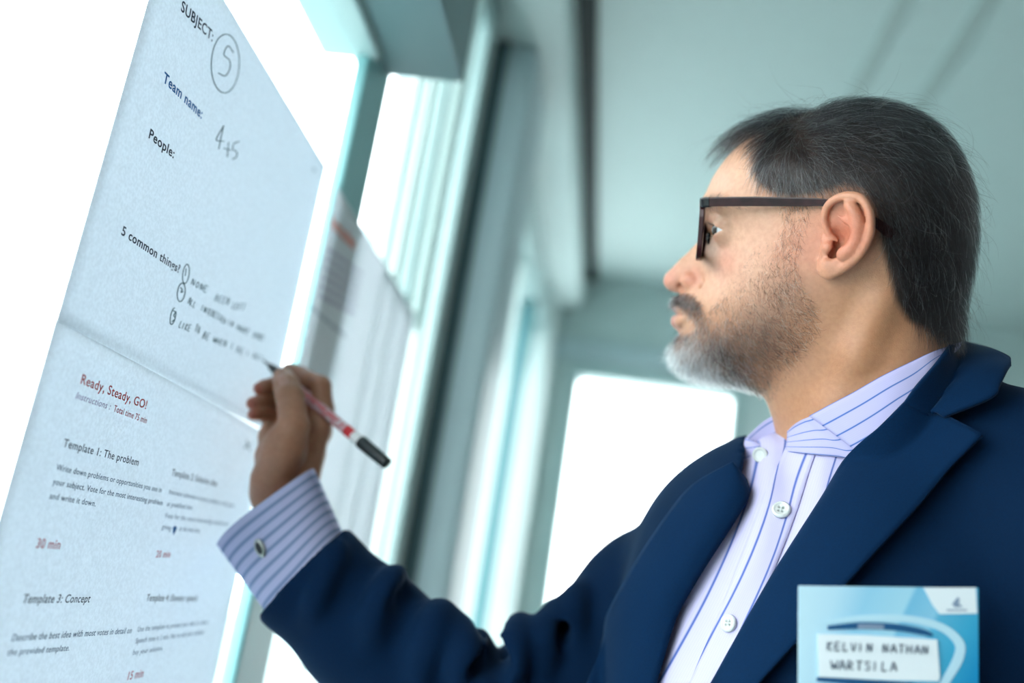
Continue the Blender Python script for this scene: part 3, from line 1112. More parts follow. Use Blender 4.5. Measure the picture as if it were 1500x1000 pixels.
_v = np.maximum(_v, -(np.broadcast_to(_front, jk.F.shape)[_sub] + 30))
_v = np.maximum(_v, -(jacket_uncut[_sub] + 34))
jk.F[_sub] = smax(jk.F[_sub], -_v, 3.0).astype(np.float32)
# hollow of the collar round the neck
jk.chain([cp(1200, 620, 772), cp(1290, 640, 790), cp(1250, 720, 790)], [58, 62, 60], k=4, mode='cut')


# ---- shirt
sh = Field((40, -520, 520), (460, 40, 930), 3.0)
torso(sh, 1.0)
sh.chain([cp(1285, 600, 785), cp(1265, 680, 785)], [60, 74], k=30)
_X = sh.ax[0][:, None, None]
_Y = sh.ax[1][None, :, None]
_Z = sh.ax[2][None, None, :]
_sa = 0.89 * _X - 0.457 * _Y
_sl = 0.457 * _X + 0.89 * _Y
_ridge = np.sin(_sa / 7.3 + 0.9 * np.sin(_sl / 46.0) + 0.5) * np.sin(_sl / 70.0 + _sa / 40.0 + 1.0) + 0.6 * np.sin(_sa / 4.1 + 1.3 * np.sin(_sl / 33.0))
sh.F += (_ridge * 2.6 + 0 * _Z).astype(np.float32)
shirt_full = sh.F


def on_shirt(px, py, off=0.0):
    P, g = hit(shirt_full, sh, W2C, px, py)
    n = g @ CAX
    return P + n * (np.asarray(off)[..., None] if np.ndim(off) else off) / 1000.0


def on_skin(px, py, off=0.0):
    P, g = hit(hf.F, hf, W2L, px, py)
    n = g @ HAX
    return P + n * (np.asarray(off)[..., None] if np.ndim(off) else off) / 1000.0


def clear_of_skin(P, x, y, gap):
    """bring cloth that would lie inside the neck out in front of it by gap mm"""
    S, _ = hit(hf.F, hf, W2L, x, y)
    inside = np.abs(to_px_many(S)[:, 0] - x) < 2
    ds = np.where(inside & (np.abs(hf.sample(W2L(S))) < 2.0), (S - EYE) @ FWD - np.asarray(gap) / 1000.0, 9.0)
    dp = (P - EYE) @ FWD
    R = FWD + np.outer((x - 750) / FPX, RGT) + np.outer((500 - y) / FPX, UPV)
    return np.where((ds < dp)[:, None], EYE + R * ds[:, None], P)


def to_px_many(P):
    d = np.asarray(P) - EYE
    z = d @ FWD
    return np.stack([750 + FPX * (d @ RGT) / z, 500 - FPX * (d @ UPV) / z, z], 1)


# ---- cloths
def cloth_mat(name, base, weave_scale=900.0, rough=0.85, noise=0.12, sheen=0.08):
    m, nt, b = new_mat(name)
    b.inputs['Roughness'].default_value = rough
    b.inputs['Specular IOR Level'].default_value = 0.08
    b.inputs['Sheen Weight'].default_value = sheen
    b.inputs['Sheen Roughness'].default_value = 0.4
    b.inputs['Sheen Tint'].default_value = (0.35, 0.6, 1.0, 1)
    tc = nt.nodes.new('ShaderNodeTexCoord')
    n = nt.nodes.new('ShaderNodeTexNoise')
    n.inputs['Scale'].default_value = weave_scale
    n.inputs['Detail'].default_value = 2
    nt.links.new(tc.outputs['Object'], n.inputs['Vector'])
    r = nt.nodes.new('ShaderNodeValToRGB')
    r.color_ramp.elements[0].position, r.color_ramp.elements[1].position = 0.3, 0.72
    r.color_ramp.elements[0].color = tuple(c * (1 - noise) for c in base[:3]) + (1,)
    r.color_ramp.elements[1].color = tuple(c * (1 + noise) for c in base[:3]) + (1,)
    nt.links.new(n.outputs['Fac'], r.inputs['Fac'])
    nt.links.new(r.outputs['Color'], b.inputs['Base Color'])
    bp = nt.nodes.new('ShaderNodeBump')
    bp.inputs['Strength'].default_value = 0.25
    bp.inputs['Distance'].default_value = 0.0006
    nt.links.new(n.outputs['Fac'], bp.inputs['Height'])
    nt.links.new(bp.outputs['Normal'], b.inputs['Normal'])
    return m


def striped_mat(name, base, line, period, width, fine=1.15):
    """Pinstriped shirting; the mesh carries its cloth coordinates (mm) in the attribute 'cloth'"""
    m, nt, b = new_mat(name)
    b.inputs['Roughness'].default_value = 0.8
    b.inputs['Specular IOR Level'].default_value = 0.2
    at_ = nt.nodes.new('ShaderNodeAttribute')
    at_.attribute_name = 'cloth'
    sp = nt.nodes.new('ShaderNodeSeparateXYZ')
    nt.links.new(at_.outputs['Vector'], sp.inputs[0])

    def mth(op, a, bv=None):
        n = nt.nodes.new('ShaderNodeMath')
        n.operation = op
        for i, v in enumerate((a, bv)):
            if v is None:
                continue
            if isinstance(v, (int, float)):
                n.inputs[i].default_value = v
            else:
                nt.links.new(v, n.inputs[i])
        return n.outputs[0]

    def stripe(src, per, w, soft=0.04):
        f = mth('FRACT', mth('DIVIDE', src, per))
        d = mth('ABSOLUTE', mth('SUBTRACT', f, 0.5))
        mr = nt.nodes.new('ShaderNodeMapRange')
        mr.interpolation_type = 'SMOOTHSTEP'
        mr.inputs['From Min'].default_value = w / 2 + soft
        mr.inputs['From Max'].default_value = max(w / 2 - soft, 0)
        nt.links.new(d, mr.inputs['Value'])
        return mr.outputs[0]
    s1 = stripe(sp.outputs[0], period, width)
    fa = stripe(sp.outputs[0], fine, 0.5, 0.2)
    fb = stripe(sp.outputs[1], fine, 0.5, 0.2)
    chk = mth('MULTIPLY', mth('ADD', fa, fb), 0.13)
    mx = nt.nodes.new('ShaderNodeMix')
    mx.data_type = 'RGBA'
    mx.inputs['A'].default_value = base
    mx.inputs['B'].default_value = tuple(0.55 * a + 0.45 * c for a, c in zip(base, line))
    nt.links.new(chk, mx.inputs['Factor'])
    mx2 = nt.nodes.new('ShaderNodeMix')
    mx2.data_type = 'RGBA'
    nt.links.new(s1, mx2.inputs['Factor'])
    nt.links.new(mx.outputs['Result'], mx2.inputs['A'])
    mx2.inputs['B'].default_value = line
    nt.links.new(mx2.outputs['Result'], b.inputs['Base Color'])
    t = nt.nodes.new('ShaderNodeBsdfTranslucent')
    nt.links.new(mx2.outputs['Result'], t.inputs['Color'])
    ms = nt.nodes.new('ShaderNodeMixShader')
    ms.inputs['Fac'].default_value = 0.12
    nt.links.new(b.outputs[0], ms.inputs[1])
    nt.links.new(t.outputs[0], ms.inputs[2])
    nt.links.new(ms.outputs[0], nt.nodes['Material Output'].inputs['Surface'])
    return m


suit_m = cloth_mat('navy_wool', srgb(2, 28, 55))
lapel_m = cloth_mat('navy_wool_lapel', srgb(2, 32, 62))
shirt_m = striped_mat('lavender_pinstripe', srgb(202, 196, 230), srgb(70, 96, 168), 12.5, 0.085)
collar_m = striped_mat('lavender_pinstripe_collar', srgb(190, 184, 222), srgb(66, 104, 176), 9.0, 0.10)
cuff_m = striped_mat('lavender_pinstripe_cuff', srgb(196, 194, 226), srgb(136, 150, 190), 9.6, 0.36)
button_m = mat('pearl_button', srgb(200, 204, 202), 0.25, noise=0.05, scale=200)


def cloth_attr(o, ab):
    a = o.data.attributes.new('cloth', 'FLOAT_VECTOR', 'POINT')
    buf = np.zeros((len(o.data.vertices), 3), np.float32)
    buf[:, :2] = ab
    a.data.foreach_set('vector', buf.ravel())


def sheet_grid(name, G, m, parent, thick=0.0, ab=None, flip=False):
    """G: (nu, nv, 3) world points -> a cloth panel, optionally thickened"""
    nu, nv = G.shape[:2]
    i, j = np.meshgrid(np.arange(nu - 1), np.arange(nv - 1), indexing='ij')
    a = (i * nv + j).ravel()
    Q = np.stack([a, a + 1, a + nv + 1, a + nv], 1)
    if flip:
        Q = Q[:, ::-1]
    o = mesh_obj(name, G.reshape(-1, 3), Q, m, None)
    if ab is not None:
        cloth_attr(o, ab)
    if thick:
        md = o.modifiers.new('thickness', 'SOLIDIFY')
        md.thickness = thick
        md.offset = 0
    if parent is not None:
        adopt(o, parent)
    return o


def px_grid(inner, outer, nu, nv, lead=()):
    """Picture positions on strips between two edges; lead: extra columns before the inner edge"""
    A, B = catmull(inner, nu), catmull(outer, nu)
    v = np.concatenate([np.array(lead), np.linspace(0, 1, nv)])
    return A[:, None, :] * (1 - v)[None, :, None] + B[:, None, :] * v[None, :, None], v


man = empty('person', (NECK @ CAX / 1000.0 + EYE) * np.array([1, 1, 0]))
tag(man, 'bearded man in navy suit jacket and striped shirt writing on a wall sheet', 'person')

V, Q = jk.mesh(it=2)
jacket = adopt(mesh_obj('jacket', C2W(V), Q, suit_m), man)

V, Q = sh.mesh(it=1)
shirt = mesh_obj('shirt', C2W(V), Q, shirt_m)
cloth_attr(shirt, np.stack([0.89 * V[:, 0] - 0.457 * V[:, 1], 0.457 * V[:, 0] + 0.89 * V[:, 1]], 1))
adopt(shirt, man)


def on_jacket_grid(Gp, off):
    s = Gp.shape[:2]
    x, y = Gp[..., 0].ravel(), Gp[..., 1].ravel()
    P = on_jacket(x, y, np.broadcast_to(off, s).ravel())
    return clear_of_skin(P, x, y, 15.0).reshape(*s, 3)


def smooth_grid(G, it):
    for _ in range(it):
        H = G.copy()
        H[1:-1] = 0.5 * G[1:-1] + 0.25 * (G[:-2] + G[2:])
        H[:, 1:-1] = 0.5 * H[:, 1:-1] + 0.25 * (H[:, :-2] + H[:, 2:])
        G = H
    return G


# near lapel, its collar, and the far lapel
LAP_IN = [(1332, 592), (1293, 630), (1250, 669), (1202, 741), (1166, 796), (1130, 853), (1085, 932), (1048, 1000), (1015, 1060)]
LAP_OUT = [(1449, 652), (1400, 697), (1350, 750), (1300, 803), (1255, 852), (1205, 910), (1165, 957), (1125, 1004), (1080, 1060)]
Gp, v = px_grid(LAP_IN, LAP_OUT, 60, 16, lead=(-0.06, -0.03))
off = np.where(v < 0, 6 + 160 * v, 6 + 10 * np.sin(np.clip(v, 0, 1) * math.pi * 0.55))
adopt(sheet_grid('lapel', smooth_grid(on_jacket_grid(Gp, off[None, :]), 4), lapel_m, None, 0.003), jacket)
COL_IN = [(1398, 508), (1375, 538), (1350, 566), (1328, 592)]
COL_OUT = [(1476, 566), (1468, 590), (1458, 607), (1392, 629)]
Gp, v = px_grid(COL_IN, COL_OUT, 26, 16, lead=(-0.06, -0.03))
off = np.where(v < 0, 6 + 160 * v, 6 + 12 * np.sin(np.clip(v, 0, 1) * math.pi * 0.6))
adopt(sheet_grid('jacket_collar', smooth_grid(on_jacket_grid(Gp, off[None, :]), 3), lapel_m, None, 0.003), jacket)
FL_IN = [(1087, 696), (1086, 722), (1060, 765), (1024, 820), (1000, 860), (978, 900), (958, 960), (944, 1002), (925, 1060)]
FL_OUT = [(1084, 690), (1027, 721), (990, 765), (954, 818), (932, 855), (912, 892), (884, 945), (856, 1001), (830, 1060)]
Gp, v = px_grid(FL_IN, FL_OUT, 60, 12, lead=(-0.10, -0.05))
off = np.where(v < 0, 4 + 90 * v, 5 + 5.0 * np.sin(np.clip(v, 0, 1) * math.pi * 0.55))
adopt(sheet_grid('lapel', smooth_grid(on_jacket_grid(Gp, off[None, :]), 4), lapel_m, None, 0.003), jacket)
# buttonhole stitch on the near lapel
Bh = on_jacket([1346, 1351], [664, 671], 13.5)
Vb, Fb = tube_mesh([Bh[0], (Bh[0] + Bh[1]) / 2, Bh[1]], 0.0012, 8)
adopt(mesh_obj('buttonhole', Vb, Fb, mat('navy_thread', srgb(10, 26, 50), 0.7)), jacket)

# shirt placket, collar stand and collar leaves
PL_L = [(1158, 652), (1137, 690), (1122, 730), (1107, 772), (1084, 832), (1055, 905), (1022, 985), (995, 1050)]
PL_R = [(1200, 652), (1186, 692), (1172, 738), (1156, 782), (1132, 842), (1104, 912), (1074, 985), (1048, 1050)]
Gp, v = px_grid(PL_L, PL_R, 50, 8)
P_ = on_shirt(Gp[..., 0].ravel(), Gp[..., 1].ravel(), np.tile(3.4 - 2.6 * v, 50)).reshape(50, 8, 3)
c_ = W2C(P_.reshape(-1, 3))
adopt(sheet_grid('placket', smooth_grid(P_, 2), shirt_m, None, 0.0012, np.stack([0.89 * c_[:, 0] - 0.457 * c_[:, 1] + 3, 0.457 * c_[:, 0] + 0.89 * c_[:, 1]], 1)), shirt)


def two_edge(name, A, B, m, parent, nu=30, nv=12, bulge=0.0, period_along=True, a0=0.0):
    """A loft between two world-space edges, bulging towards the camera"""
    A, B = catmull(A, nu), catmull(B, nu)
    v = np.linspace(0, 1, nv)
    G = A[:, None] * (1 - v)[None, :, None] + B[:, None] * v[None, :, None]
    G = G + (np.sin(v * math.pi) * bulge)[None, :, None] * (-FWD)
    w = np.linalg.norm(B - A, axis=1).mean() * 1000
    L = np.linalg.norm(np.diff(A, axis=0), axis=1).sum() * 1000
    uu, vv = np.meshgrid(np.linspace(0, L, nu), a0 + v * w, indexing='ij')
    ab = np.stack([vv.ravel(), uu.ravel()], 1) if period_along else np.stack([uu.ravel() + a0, vv.ravel()], 1)
    return adopt(sheet_grid(name, G, m, None, 0.0014, ab), parent)


_t = np.array([(1400, 501), (1362, 514), (1330, 530), (1290, 551), (1250, 574), (1218, 592), (1191, 608)], float)
_b = np.array([(1399, 514), (1372, 548), (1348, 592), (1328, 612), (1304, 632), (1280, 649), (1257, 662)], float)
top = on_skin(_t[:, 0], _t[:, 1], 4.0)
bot = clear_of_skin(on_jacket(_b[:, 0], _b[:, 1], np.array([2, 2, 2, 2, 2, 1, -2.0])), _b[:, 0], _b[:, 1], np.array([8, 9, 9, 9, 9, 9, 8.0]))
collar = two_edge('shirt_collar', top, bot, collar_m, shirt, bulge=0.002, a0=4.6)
_t = np.array([(1240, 585), (1195, 607), (1180, 614), (1168, 622), (1158, 632)], float)
_b = np.array([(1300, 660), (1266, 676), (1232, 672), (1195, 668), (1152, 664)], float)
two_edge('collar_stand', on_skin(_t[:, 0], _t[:, 1], 2.5), clear_of_skin(on_shirt(_b[:, 0], _b[:, 1], 2.5), _b[:, 0], _b[:, 1], 2.5), collar_m, shirt, bulge=0.002, period_along=True, a0=2.0)
two_edge('collar_stand', [at(1139, 605, .787), at(1116, 619, .794), at(1094, 640, .797)], [at(1150, 664, .782), at(1128, 676, .790), at(1098, 680, .797)], collar_m, shirt, a0=1.0)
two_edge('shirt_collar', [at(1092.5, 641, .793), at(1087, 668, .788), at(1086, 700, .782), at(1088, 731, .775)], [at(1103, 646, .787), at(1128, 657, .778), at(1147, 668, .772), at(1128, 702, .770)], collar_m, shirt, bulge=0.002, period_along=False, a0=3.0)


def button(P, n, r, parent, holes=True, tilt=0.0):
    """A sewn shirt button: raised rim, dished middle, four holes"""
    n = n / np.linalg.norm(n)
    u = np.cross(n, [0.2, 0.3, 1.0])
    u /= np.linalg.norm(u)
    w = np.cross(n, u)
    V, F = [], []
    rr = [0, .1, .2, .28, .36, .46, .58, .68, .78, .88, .96, 1.0, 1.0, 0.9]
    na = 32
    for i, q in enumerate(rr):
        for j in range(na):
            a = 2 * math.pi * j / na
            x, y = q * math.cos(a), q * math.sin(a)
            h = 0.30 + 0.16 * math.exp(-((q - .82) / .12) ** 2) - 0.35 * max(0, q - .93)
            if holes:
                for hx, hy in ((.2, .2), (-.2, .2), (.2, -.2), (-.2, -.2)):
                    h -= 0.7 * math.exp(-((x - hx) ** 2 + (y - hy) ** 2) / .009)
            if i >= 12:
                h = -0.05
            V.append(P + r * (x * u + y * w + h * n))
    for i in range(len(rr) - 1):
        for j in range(na):
            a, b = i * na + j, i * na + (j + 1) % na
            F.append((a, b, b + na, a + na))
    return adopt(mesh_obj('shirt_button', V, F, button_m), parent)


for (bx_, by_, r_, o_) in ((1145, 751, .0068, 3.6), (1072, 914, .0064, 3.6), (1000, 1078, .0064, 3.6)):
    P1 = on_shirt([bx_], [by_], o_)[0]
    e = 14
    q = on_shirt([bx_ - e, bx_ + e, bx_, bx_], [by_, by_, by_ - e, by_ + e], o_)
    n = np.cross(q[1] - q[0], q[3] - q[2])
    n = n if n @ FWD < 0 else -n
    button(P1, n, r_, shirt)
button(at(1114, 666, .7655), -FWD * 0.8 - RGT * 0.45 + UPV * 0.1, .0062, shirt, holes=False)


# ---------------------------------------------------------------- the writing hand, its cuff and the marker
HH = 0.9
hd = Field((-262, -215, 820), (-150, 15, 985), HH)
# palm and wrist
WR = cp(408, 722, 893)
hd.capsule(cp(408, 726, 893), cp(452, 805, 872), 25, 27, k=8)
hd.capsule(cp(418, 705, 898), cp(464, 632, 910), 19, 14, k=12)
hd.capsule(cp(414, 708, 902), cp(456, 645, 930), 18, 14, k=12)
hd.capsule(cp(406, 712, 904), cp(446, 660, 941), 17, 13.5, k=12)
hd.capsule(cp(398, 716, 900), cp(436, 672, 938), 17, 13, k=12)
# thumb
hd.chain([cp(402, 700, 884), cp(417, 655, 876), cp(430, 625, 874)], [21.5, 18.5, 14.5], k=9)
hd.chain([cp(430, 625, 874), cp(428, 602, 882), cp(425, 582, 892)], [13.8, 12.6, 13.2], k=4)
hd.chain([cp(425, 582, 892), cp(420, 566, 905), cp(415, 553, 919)], [13.0, 12.2, 10.2], k=3)
# first finger: knuckle, then bent forward to the pen
hd.chain([cp(466, 632, 918), cp(472, 600, 926), cp(470, 565, 930)], [13.5, 10.8, 10.2], k=5)
hd.chain([cp(470, 565, 930), cp(452, 557, 937), cp(440, 549, 948)], [10.0, 9.0, 8.8], k=2)
hd.chain([cp(440, 549, 948), cp(430, 544, 951), cp(423, 541, 953)], [8.6, 7.8, 6.8], k=1.5)
# the three fingers curled under
hd.chain([cp(458, 646, 932), cp(450, 610, 945), cp(438, 578, 950)], [13, 10, 9.2], k=4)
hd.chain([cp(438, 578, 950), cp(415, 567, 942), cp(400, 565, 934)], [9.2, 8.4, 8.6], k=1.5)
hd.chain([cp(400, 565, 934), cp(388, 567, 926), cp(381, 569, 922)], [8.4, 7.6, 6.8], k=1.5)
hd.chain([cp(448, 660, 942), cp(438, 628, 950), cp(424, 598, 950)], [12.5, 9.6, 8.8], k=4)
hd.chain([cp(424, 598, 950), cp(402, 590, 934), cp(388, 589, 924)], [8.6, 8.0, 8.2], k=1.2)
hd.chain([cp(388, 589, 924), cp(377, 590, 914), cp(370, 591, 909)], [8.0, 7.2, 6.2], k=1.2)
hd.chain([cp(438, 672, 938), cp(425, 642, 944), cp(413, 615, 936)], [11.5, 8.6, 7.8], k=4)
hd.chain([cp(413, 615, 936), cp(396, 607, 921), cp(386, 606, 913)], [7.6, 7.0, 7.2], k=1.2)
hd.chain([cp(386, 606, 913), cp(378, 606, 906), cp(371, 607, 902)], [7.0, 6.3, 5.6], k=1.2)
hd.capsule(cp(432, 745, 888), cp(452, 668, 908), 17, 15, k=10)
hd.sphere(cp(404, 640, 922), 17, k=8)
hd.sphere(cp(398, 668, 905), 16, k=10)
# tendons, knuckle creases, nail bed of the thumb
for a, b in (((399, 636, 861), (414, 624, 861)), ((463, 566, 909), (471, 560, 910)), ((378, 737, 866), (400, 741, 866))):
    hd.chain([cp(*a), cp(*b)], 0.7, k=1.6, mode='cut')
V, Q = hd.mesh(it=3)
hand_V, hand_Q = C2W(V), Q

# thumb nail
tn, tu = None, None
nP = []
for i, (a_, w_) in enumerate(((0, .45), (.15, .8), (.4, 1), (.7, 1), (.9, .85), (1, .5))):
    for j in np.linspace(-1, 1, 9):
        c = cp(411.5 + 7.0 * a_, 550 + 15 * a_, 0.8 * 1000)
        nP.append((411.5 + 7.0 * a_ + 6.6 * w_ * j * .92, 550 + 15 * a_ - 6.6 * w_ * j * .4))
nP = np.array(nP)
Pn, gn = hit(hd.F, hd, W2C, nP[:, 0], nP[:, 1], d0=0.8)
Pn = Pn + (gn @ CAX) * 0.0005
nail_grid = Pn.reshape(6, 9, 3)

# ---- shirt cuff: a wide double cuff standing off the wrist
A0, A1 = cp(456, 853, 862), cp(390, 742, 872)
E1a = (cp(503, 784, 862) - cp(402, 908, 862)) / 2
E1b = (cp(457, 688, 872) - cp(324, 796, 872)) / 2
ax_ = (A1 - A0) / np.linalg.norm(A1 - A0)
E2 = np.cross(ax_, E1b / np.linalg.norm(E1b))
if E2[2] > 0:
    E2 = -E2
nu, nv = 64, 14
G = np.zeros((nu + 1, nv, 3))
for i in range(nu + 1):
    th = 2 * math.pi * i / nu
    for j in range(nv):
        f = j / (nv - 1)
        e1 = E1a * 0.92 * (1 - f) + E1b * f
        r2 = 43 * (1 - f) + 36 * f
        c_, s_ = math.cos(th), math.sin(th)
        sq = (abs(c_) ** 2.3 + abs(s_) ** 2.3) ** (-1 / 2.3)
        G[i, j] = A0 * (1 - f) + A1 * f + e1 * c_ * sq + E2 * r2 * s_ * sq + ax_ * 0.8 * math.sin(3 * th + 2 * f)
L_ = np.linalg.norm(A1 - A0)
uu, vv = np.meshgrid(np.linspace(0, 260, nu + 1), np.linspace(0, L_, nv), indexing='ij')
cuff = adopt(sheet_grid('cuff', C2W(G.reshape(-1, 3)).reshape(nu + 1, nv, 3), cuff_m, None, 0.0022, np.stack([vv.ravel(), uu.ravel()], 1)), shirt)
# cufflink
gp = to_px_many(C2W(G.reshape(-1, 3))).reshape(nu + 1, nv, 3)
dd = (gp[..., 0] - 383) ** 2 + (gp[..., 1] - 808) ** 2 + (gp[..., 2] > 0.872) * 1e6
ci, cj = np.unravel_index(np.argmin(dd), dd.shape)
Pc = C2W(G[ci, cj])
nc = np.cross(G[ci + 1, cj] - G[ci - 1, cj], G[ci, cj + 1] - G[ci, cj - 1]) @ CAX
nc /= np.linalg.norm(nc)
nc = nc if nc @ FWD < 0 else -nc
metal_m = mat('brushed_steel', srgb(176, 178, 174), 0.28, metal=1.0)
dark_metal_m = mat('dark_inlay', srgb(60, 62, 66), 0.35, metal=0.6)


def oval(name, P, n, u, ru, rv, h, m, parent):
    u = u - n * (u @ n)
    u /= np.linalg.norm(u)
    w = np.cross(n, u)
    V, F = [], []
    prof = [(1.0, 0.0), (1.0, .7), (.93, 1.0), (.6, 1.15), (0.01, 1.2)]
    na = 28
    for q, k in prof:
        for j in range(na):
            a = 2 * math.pi * j / na
            V.append(P + u * ru * q * math.cos(a) + w * rv * q * math.sin(a) + n * h * k)
    for i in range(len(prof) - 1):
        for j in range(na):
            a, b = i * na + j, i * na + (j + 1) % na
            F.append((a, b, b + na, a + na))
    return adopt(mesh_obj(name, V, F, m), parent)


ud = RGT * 0.45 - UPV * 0.9
link_ = oval('cufflink', Pc + nc * 0.001, nc, ud, 0.0085, 0.0046, 0.0026, metal_m, cuff)
link_.parent = cuff
oval('inlay', Pc + nc * 0.0040, nc, ud, 0.0056, 0.0026, 0.0006, dark_metal_m, cuff)

# ---- the marker
tipW = EYE + ray(386, 528) * (-0.3585 / ray(386, 528)[0])
endW = at(567.5, 679.5, 0.872)
pd = endW - tipW
PL = np.linalg.norm(pd)
pd = pd / PL
pu = np.cross(pd, FWD)
pu /= np.linalg.norm(pu)
pv = np.cross(pd, pu)


def lathe(name, prof, m, parent, seg=28):
    """prof: (distance from the tip in mm, radius in mm)"""
    V, F = [], []
    for (d, r) in prof:
        for j in range(seg):
            a = 2 * math.pi * j / seg
            V.append(tipW + pd * d / 1000 + (pu * math.cos(a) + pv * math.sin(a)) * r / 1000)
    for i in range(len(prof) - 1):
        for j in range(seg):
            a, b = i * seg + j, i * seg + (j + 1) % seg
            F.append((a, b, b + seg, a + seg))
    F.append(tuple(range(seg))[::-1])
    F.append(tuple(range((len(prof) - 1) * seg, len(prof) * seg)))
    return adopt(mesh_obj(name, V, F, m), parent)


Lm = PL * 1000
marker = empty('marker_pen', tipW)
tag(marker, 'white and red marker pen with black nib and black end cap held in his hand', 'marker pen')
black_pl = mat('black_plastic', srgb(16, 26, 28), 0.35)
white_pl = mat('white_plastic', srgb(224, 222, 222), 0.35)
red_pl = mat('red_print', srgb(206, 30, 40), 0.4)
pink_pl = mat('marker_body', srgb(216, 190, 196), 0.35)
k = Lm / 150.0
lathe('nib', [(0, .9), (6 * k, 1.4), (9 * k, 1.7)], black_pl, marker)
lathe('grip_cone', [(7.5 * k, 1.9), (8.5 * k, 3.0), (18 * k, 5.0), (22 * k, 5.5), (29 * k, 5.5)], black_pl, marker)
lathe('barrel', [(29 * k, 4.8), (30 * k, 4.95), (113 * k, 5.0), (114 * k, 4.9), (115 * k, 4.6), (121 * k, 4.6)], pink_pl, marker)
lathe('red_band', [(103 * k, 5.02), (103.3 * k, 5.12), (111 * k, 5.12), (111.3 * k, 5.02)], red_pl, marker)
lathe('white_ring', [(111.5 * k, 5.0), (112 * k, 5.14), (119 * k, 5.14), (119.5 * k, 4.8)], white_pl, marker)
lathe('end_cap', [(119 * k, 4.6), (119.5 * k, 5.9), (121 * k, 6.2), (148 * k, 5.6), (149.6 * k, 5.2), (150 * k, 4.6)], black_pl, marker)
# print along the barrel: red word blocks and small red lettering
V, F = [], []


def barrel_patch(d0, d1, a0, a1, r=5.06):
    n = 5
    b = len(V)
    for i in range(2):
        for j in range(n + 1):
            a = a0 + (a1 - a0) * j / n
            V.append(tipW + pd * (d0, d1)[i] * k / 1000 + (pu * math.cos(a) + pv * math.sin(a)) * r / 1000)
    for j in range(n):
        F.append((b + j, b + j + 1, b + n + 2 + j, b + n + 1 + j))


face = math.atan2(-FWD @ pv, -FWD @ pu)
r_ = random.Random(4)
for row, (w0, w1) in enumerate(((-1.05, -0.72), (-0.55, -0.05), (0.22, 0.46), (0.62, 0.86), (1.02, 1.2))):
    d = 32.0
    while d < 101:
        w = r_.uniform(1.2, 3.2) * (1.6 if row == 1 else 1)
        if r_.random() < 0.78:
            barrel_patch(d, min(d + w, 101), face + w0, face + w1)
        d += w + r_.uniform(0.5, 1.0)
adopt(mesh_obj('barrel_print', V, F, red_pl), marker)

# ---------------------------------------------------------------- the name badge on his chest
BD = 0.585
mm_px = BD / FPX                       # metres per picture unit at the badge
b0 = at(1302, 962, BD)
bu = RGT * 1.0 - UPV * 0.012
bu /= np.linalg.norm(bu)
bv = UPV + RGT * -0.020 + FWD * 0.03
bv -= bu * (bv @ bu)
bv /= np.linalg.norm(bv)
bn = np.cross(bu, bv)
BW, BHt = 0.1115, 0.0865


def bpos(x, y, h=0.0):
    return b0 + bu * x + bv * y + bn * h


def bpx(px, py, h=0.0):
    """point of the badge plane seen at px, py"""
    r = ray(px, py)
    t = ((b0 - EYE) @ bn) / (r @ bn)
    P = EYE + r * t
    return ((P - b0) @ bu, (P - b0) @ bv)


def badge_poly(name, pts, h, m, parent, thick=0.0002):
    """a flat piece of the badge from its outline (plane coordinates, metres)"""
    bm = bmesh.new()
    f = bm.faces.new([bm.verts.new(bpos(x, y, h)) for x, y in pts])
    e = bmesh.ops.extrude_face_region(bm, geom=[f])
    bmesh.ops.translate(bm, verts=[q for q in e['geom'] if isinstance(q, bmesh.types.BMVert)], vec=tuple(bn * thick))
    bmesh.ops.triangulate(bm, faces=[q for q in bm.faces if len(q.verts) > 4])
    return adopt(bm_obj(name, bm, m), parent)


badge = empty('name_badge', b0)
tag(badge, 'blue printed name badge with a white handwritten label on the navy jacket', 'name badge')
card_m, _nt, _b = new_mat('badge_print')
_b.inputs['Roughness'].default_value = 0.35
_at = _nt.nodes.new('ShaderNodeAttribute')
_at.attribute_name = 'cloth'
_sp = _nt.nodes.new('ShaderNodeSeparateXYZ')
_nt.links.new(_at.outputs['Vector'], _sp.inputs[0])
_r = _nt.nodes.new('ShaderNodeValToRGB')
_r.color_ramp.elements[0].position, _r.color_ramp.elements[0].color = 0.02, srgb(196, 228, 242)
_r.color_ramp.elements[1].position, _r.color_ramp.elements[1].color = 0.98, srgb(24, 140, 192)
for p_, c_ in ((0.16, (186, 222, 240)), (0.30, (150, 205, 232)), (0.48, (168, 216, 236)), (0.5, (120, 190, 224)), (0.63, (140, 200, 228)), (0.66, (90, 178, 214)), (0.82, (60, 166, 206))):
    e_ = _r.color_ramp.elements.new(p_)
    e_.color = srgb(*c_)
_nt.links.new(_sp.outputs[0], _r.inputs['Fac'])
_nt.links.new(_r.outputs['Color'], _b.inputs['Base Color'])
x0, y1 = bpx(1170, 858)
x1, _ = bpx(1433, 858)
yb = y1 - BHt
nu, nv = 40, 30
V, F, AB = [], [], []
for sd in (0, 1):
    for j in range(nv + 1):
        for i in range(nu + 1):
            u, w = i / nu, j / nv
            V.append(bpos(x0 + (x1 - x0) * u, yb + (y1 - yb) * w, -0.0009 * sd))
            AB.append((min(1, max(0, u * 0.75 + (1 - w) * 0.32 * (0.3 + u))), w))
n1 = (nu + 1) * (nv + 1)
for j in range(nv):
    for i in range(nu):
        a = j * (nu + 1) + i
        F += [(a, a + 1, a + nu + 2, a + nu + 1), (n1 + a, n1 + a + nu + 1, n1 + a + nu + 2, n1 + a + 1)]
ring_i = [j * (nu + 1) for j in range(nv + 1)]
for a, b in zip(ring_i[:-1], ring_i[1:]):
    F.append((a, b, n1 + b, n1 + a))
    F.append((a + nu, n1 + a + nu, n1 + b + nu, b + nu))
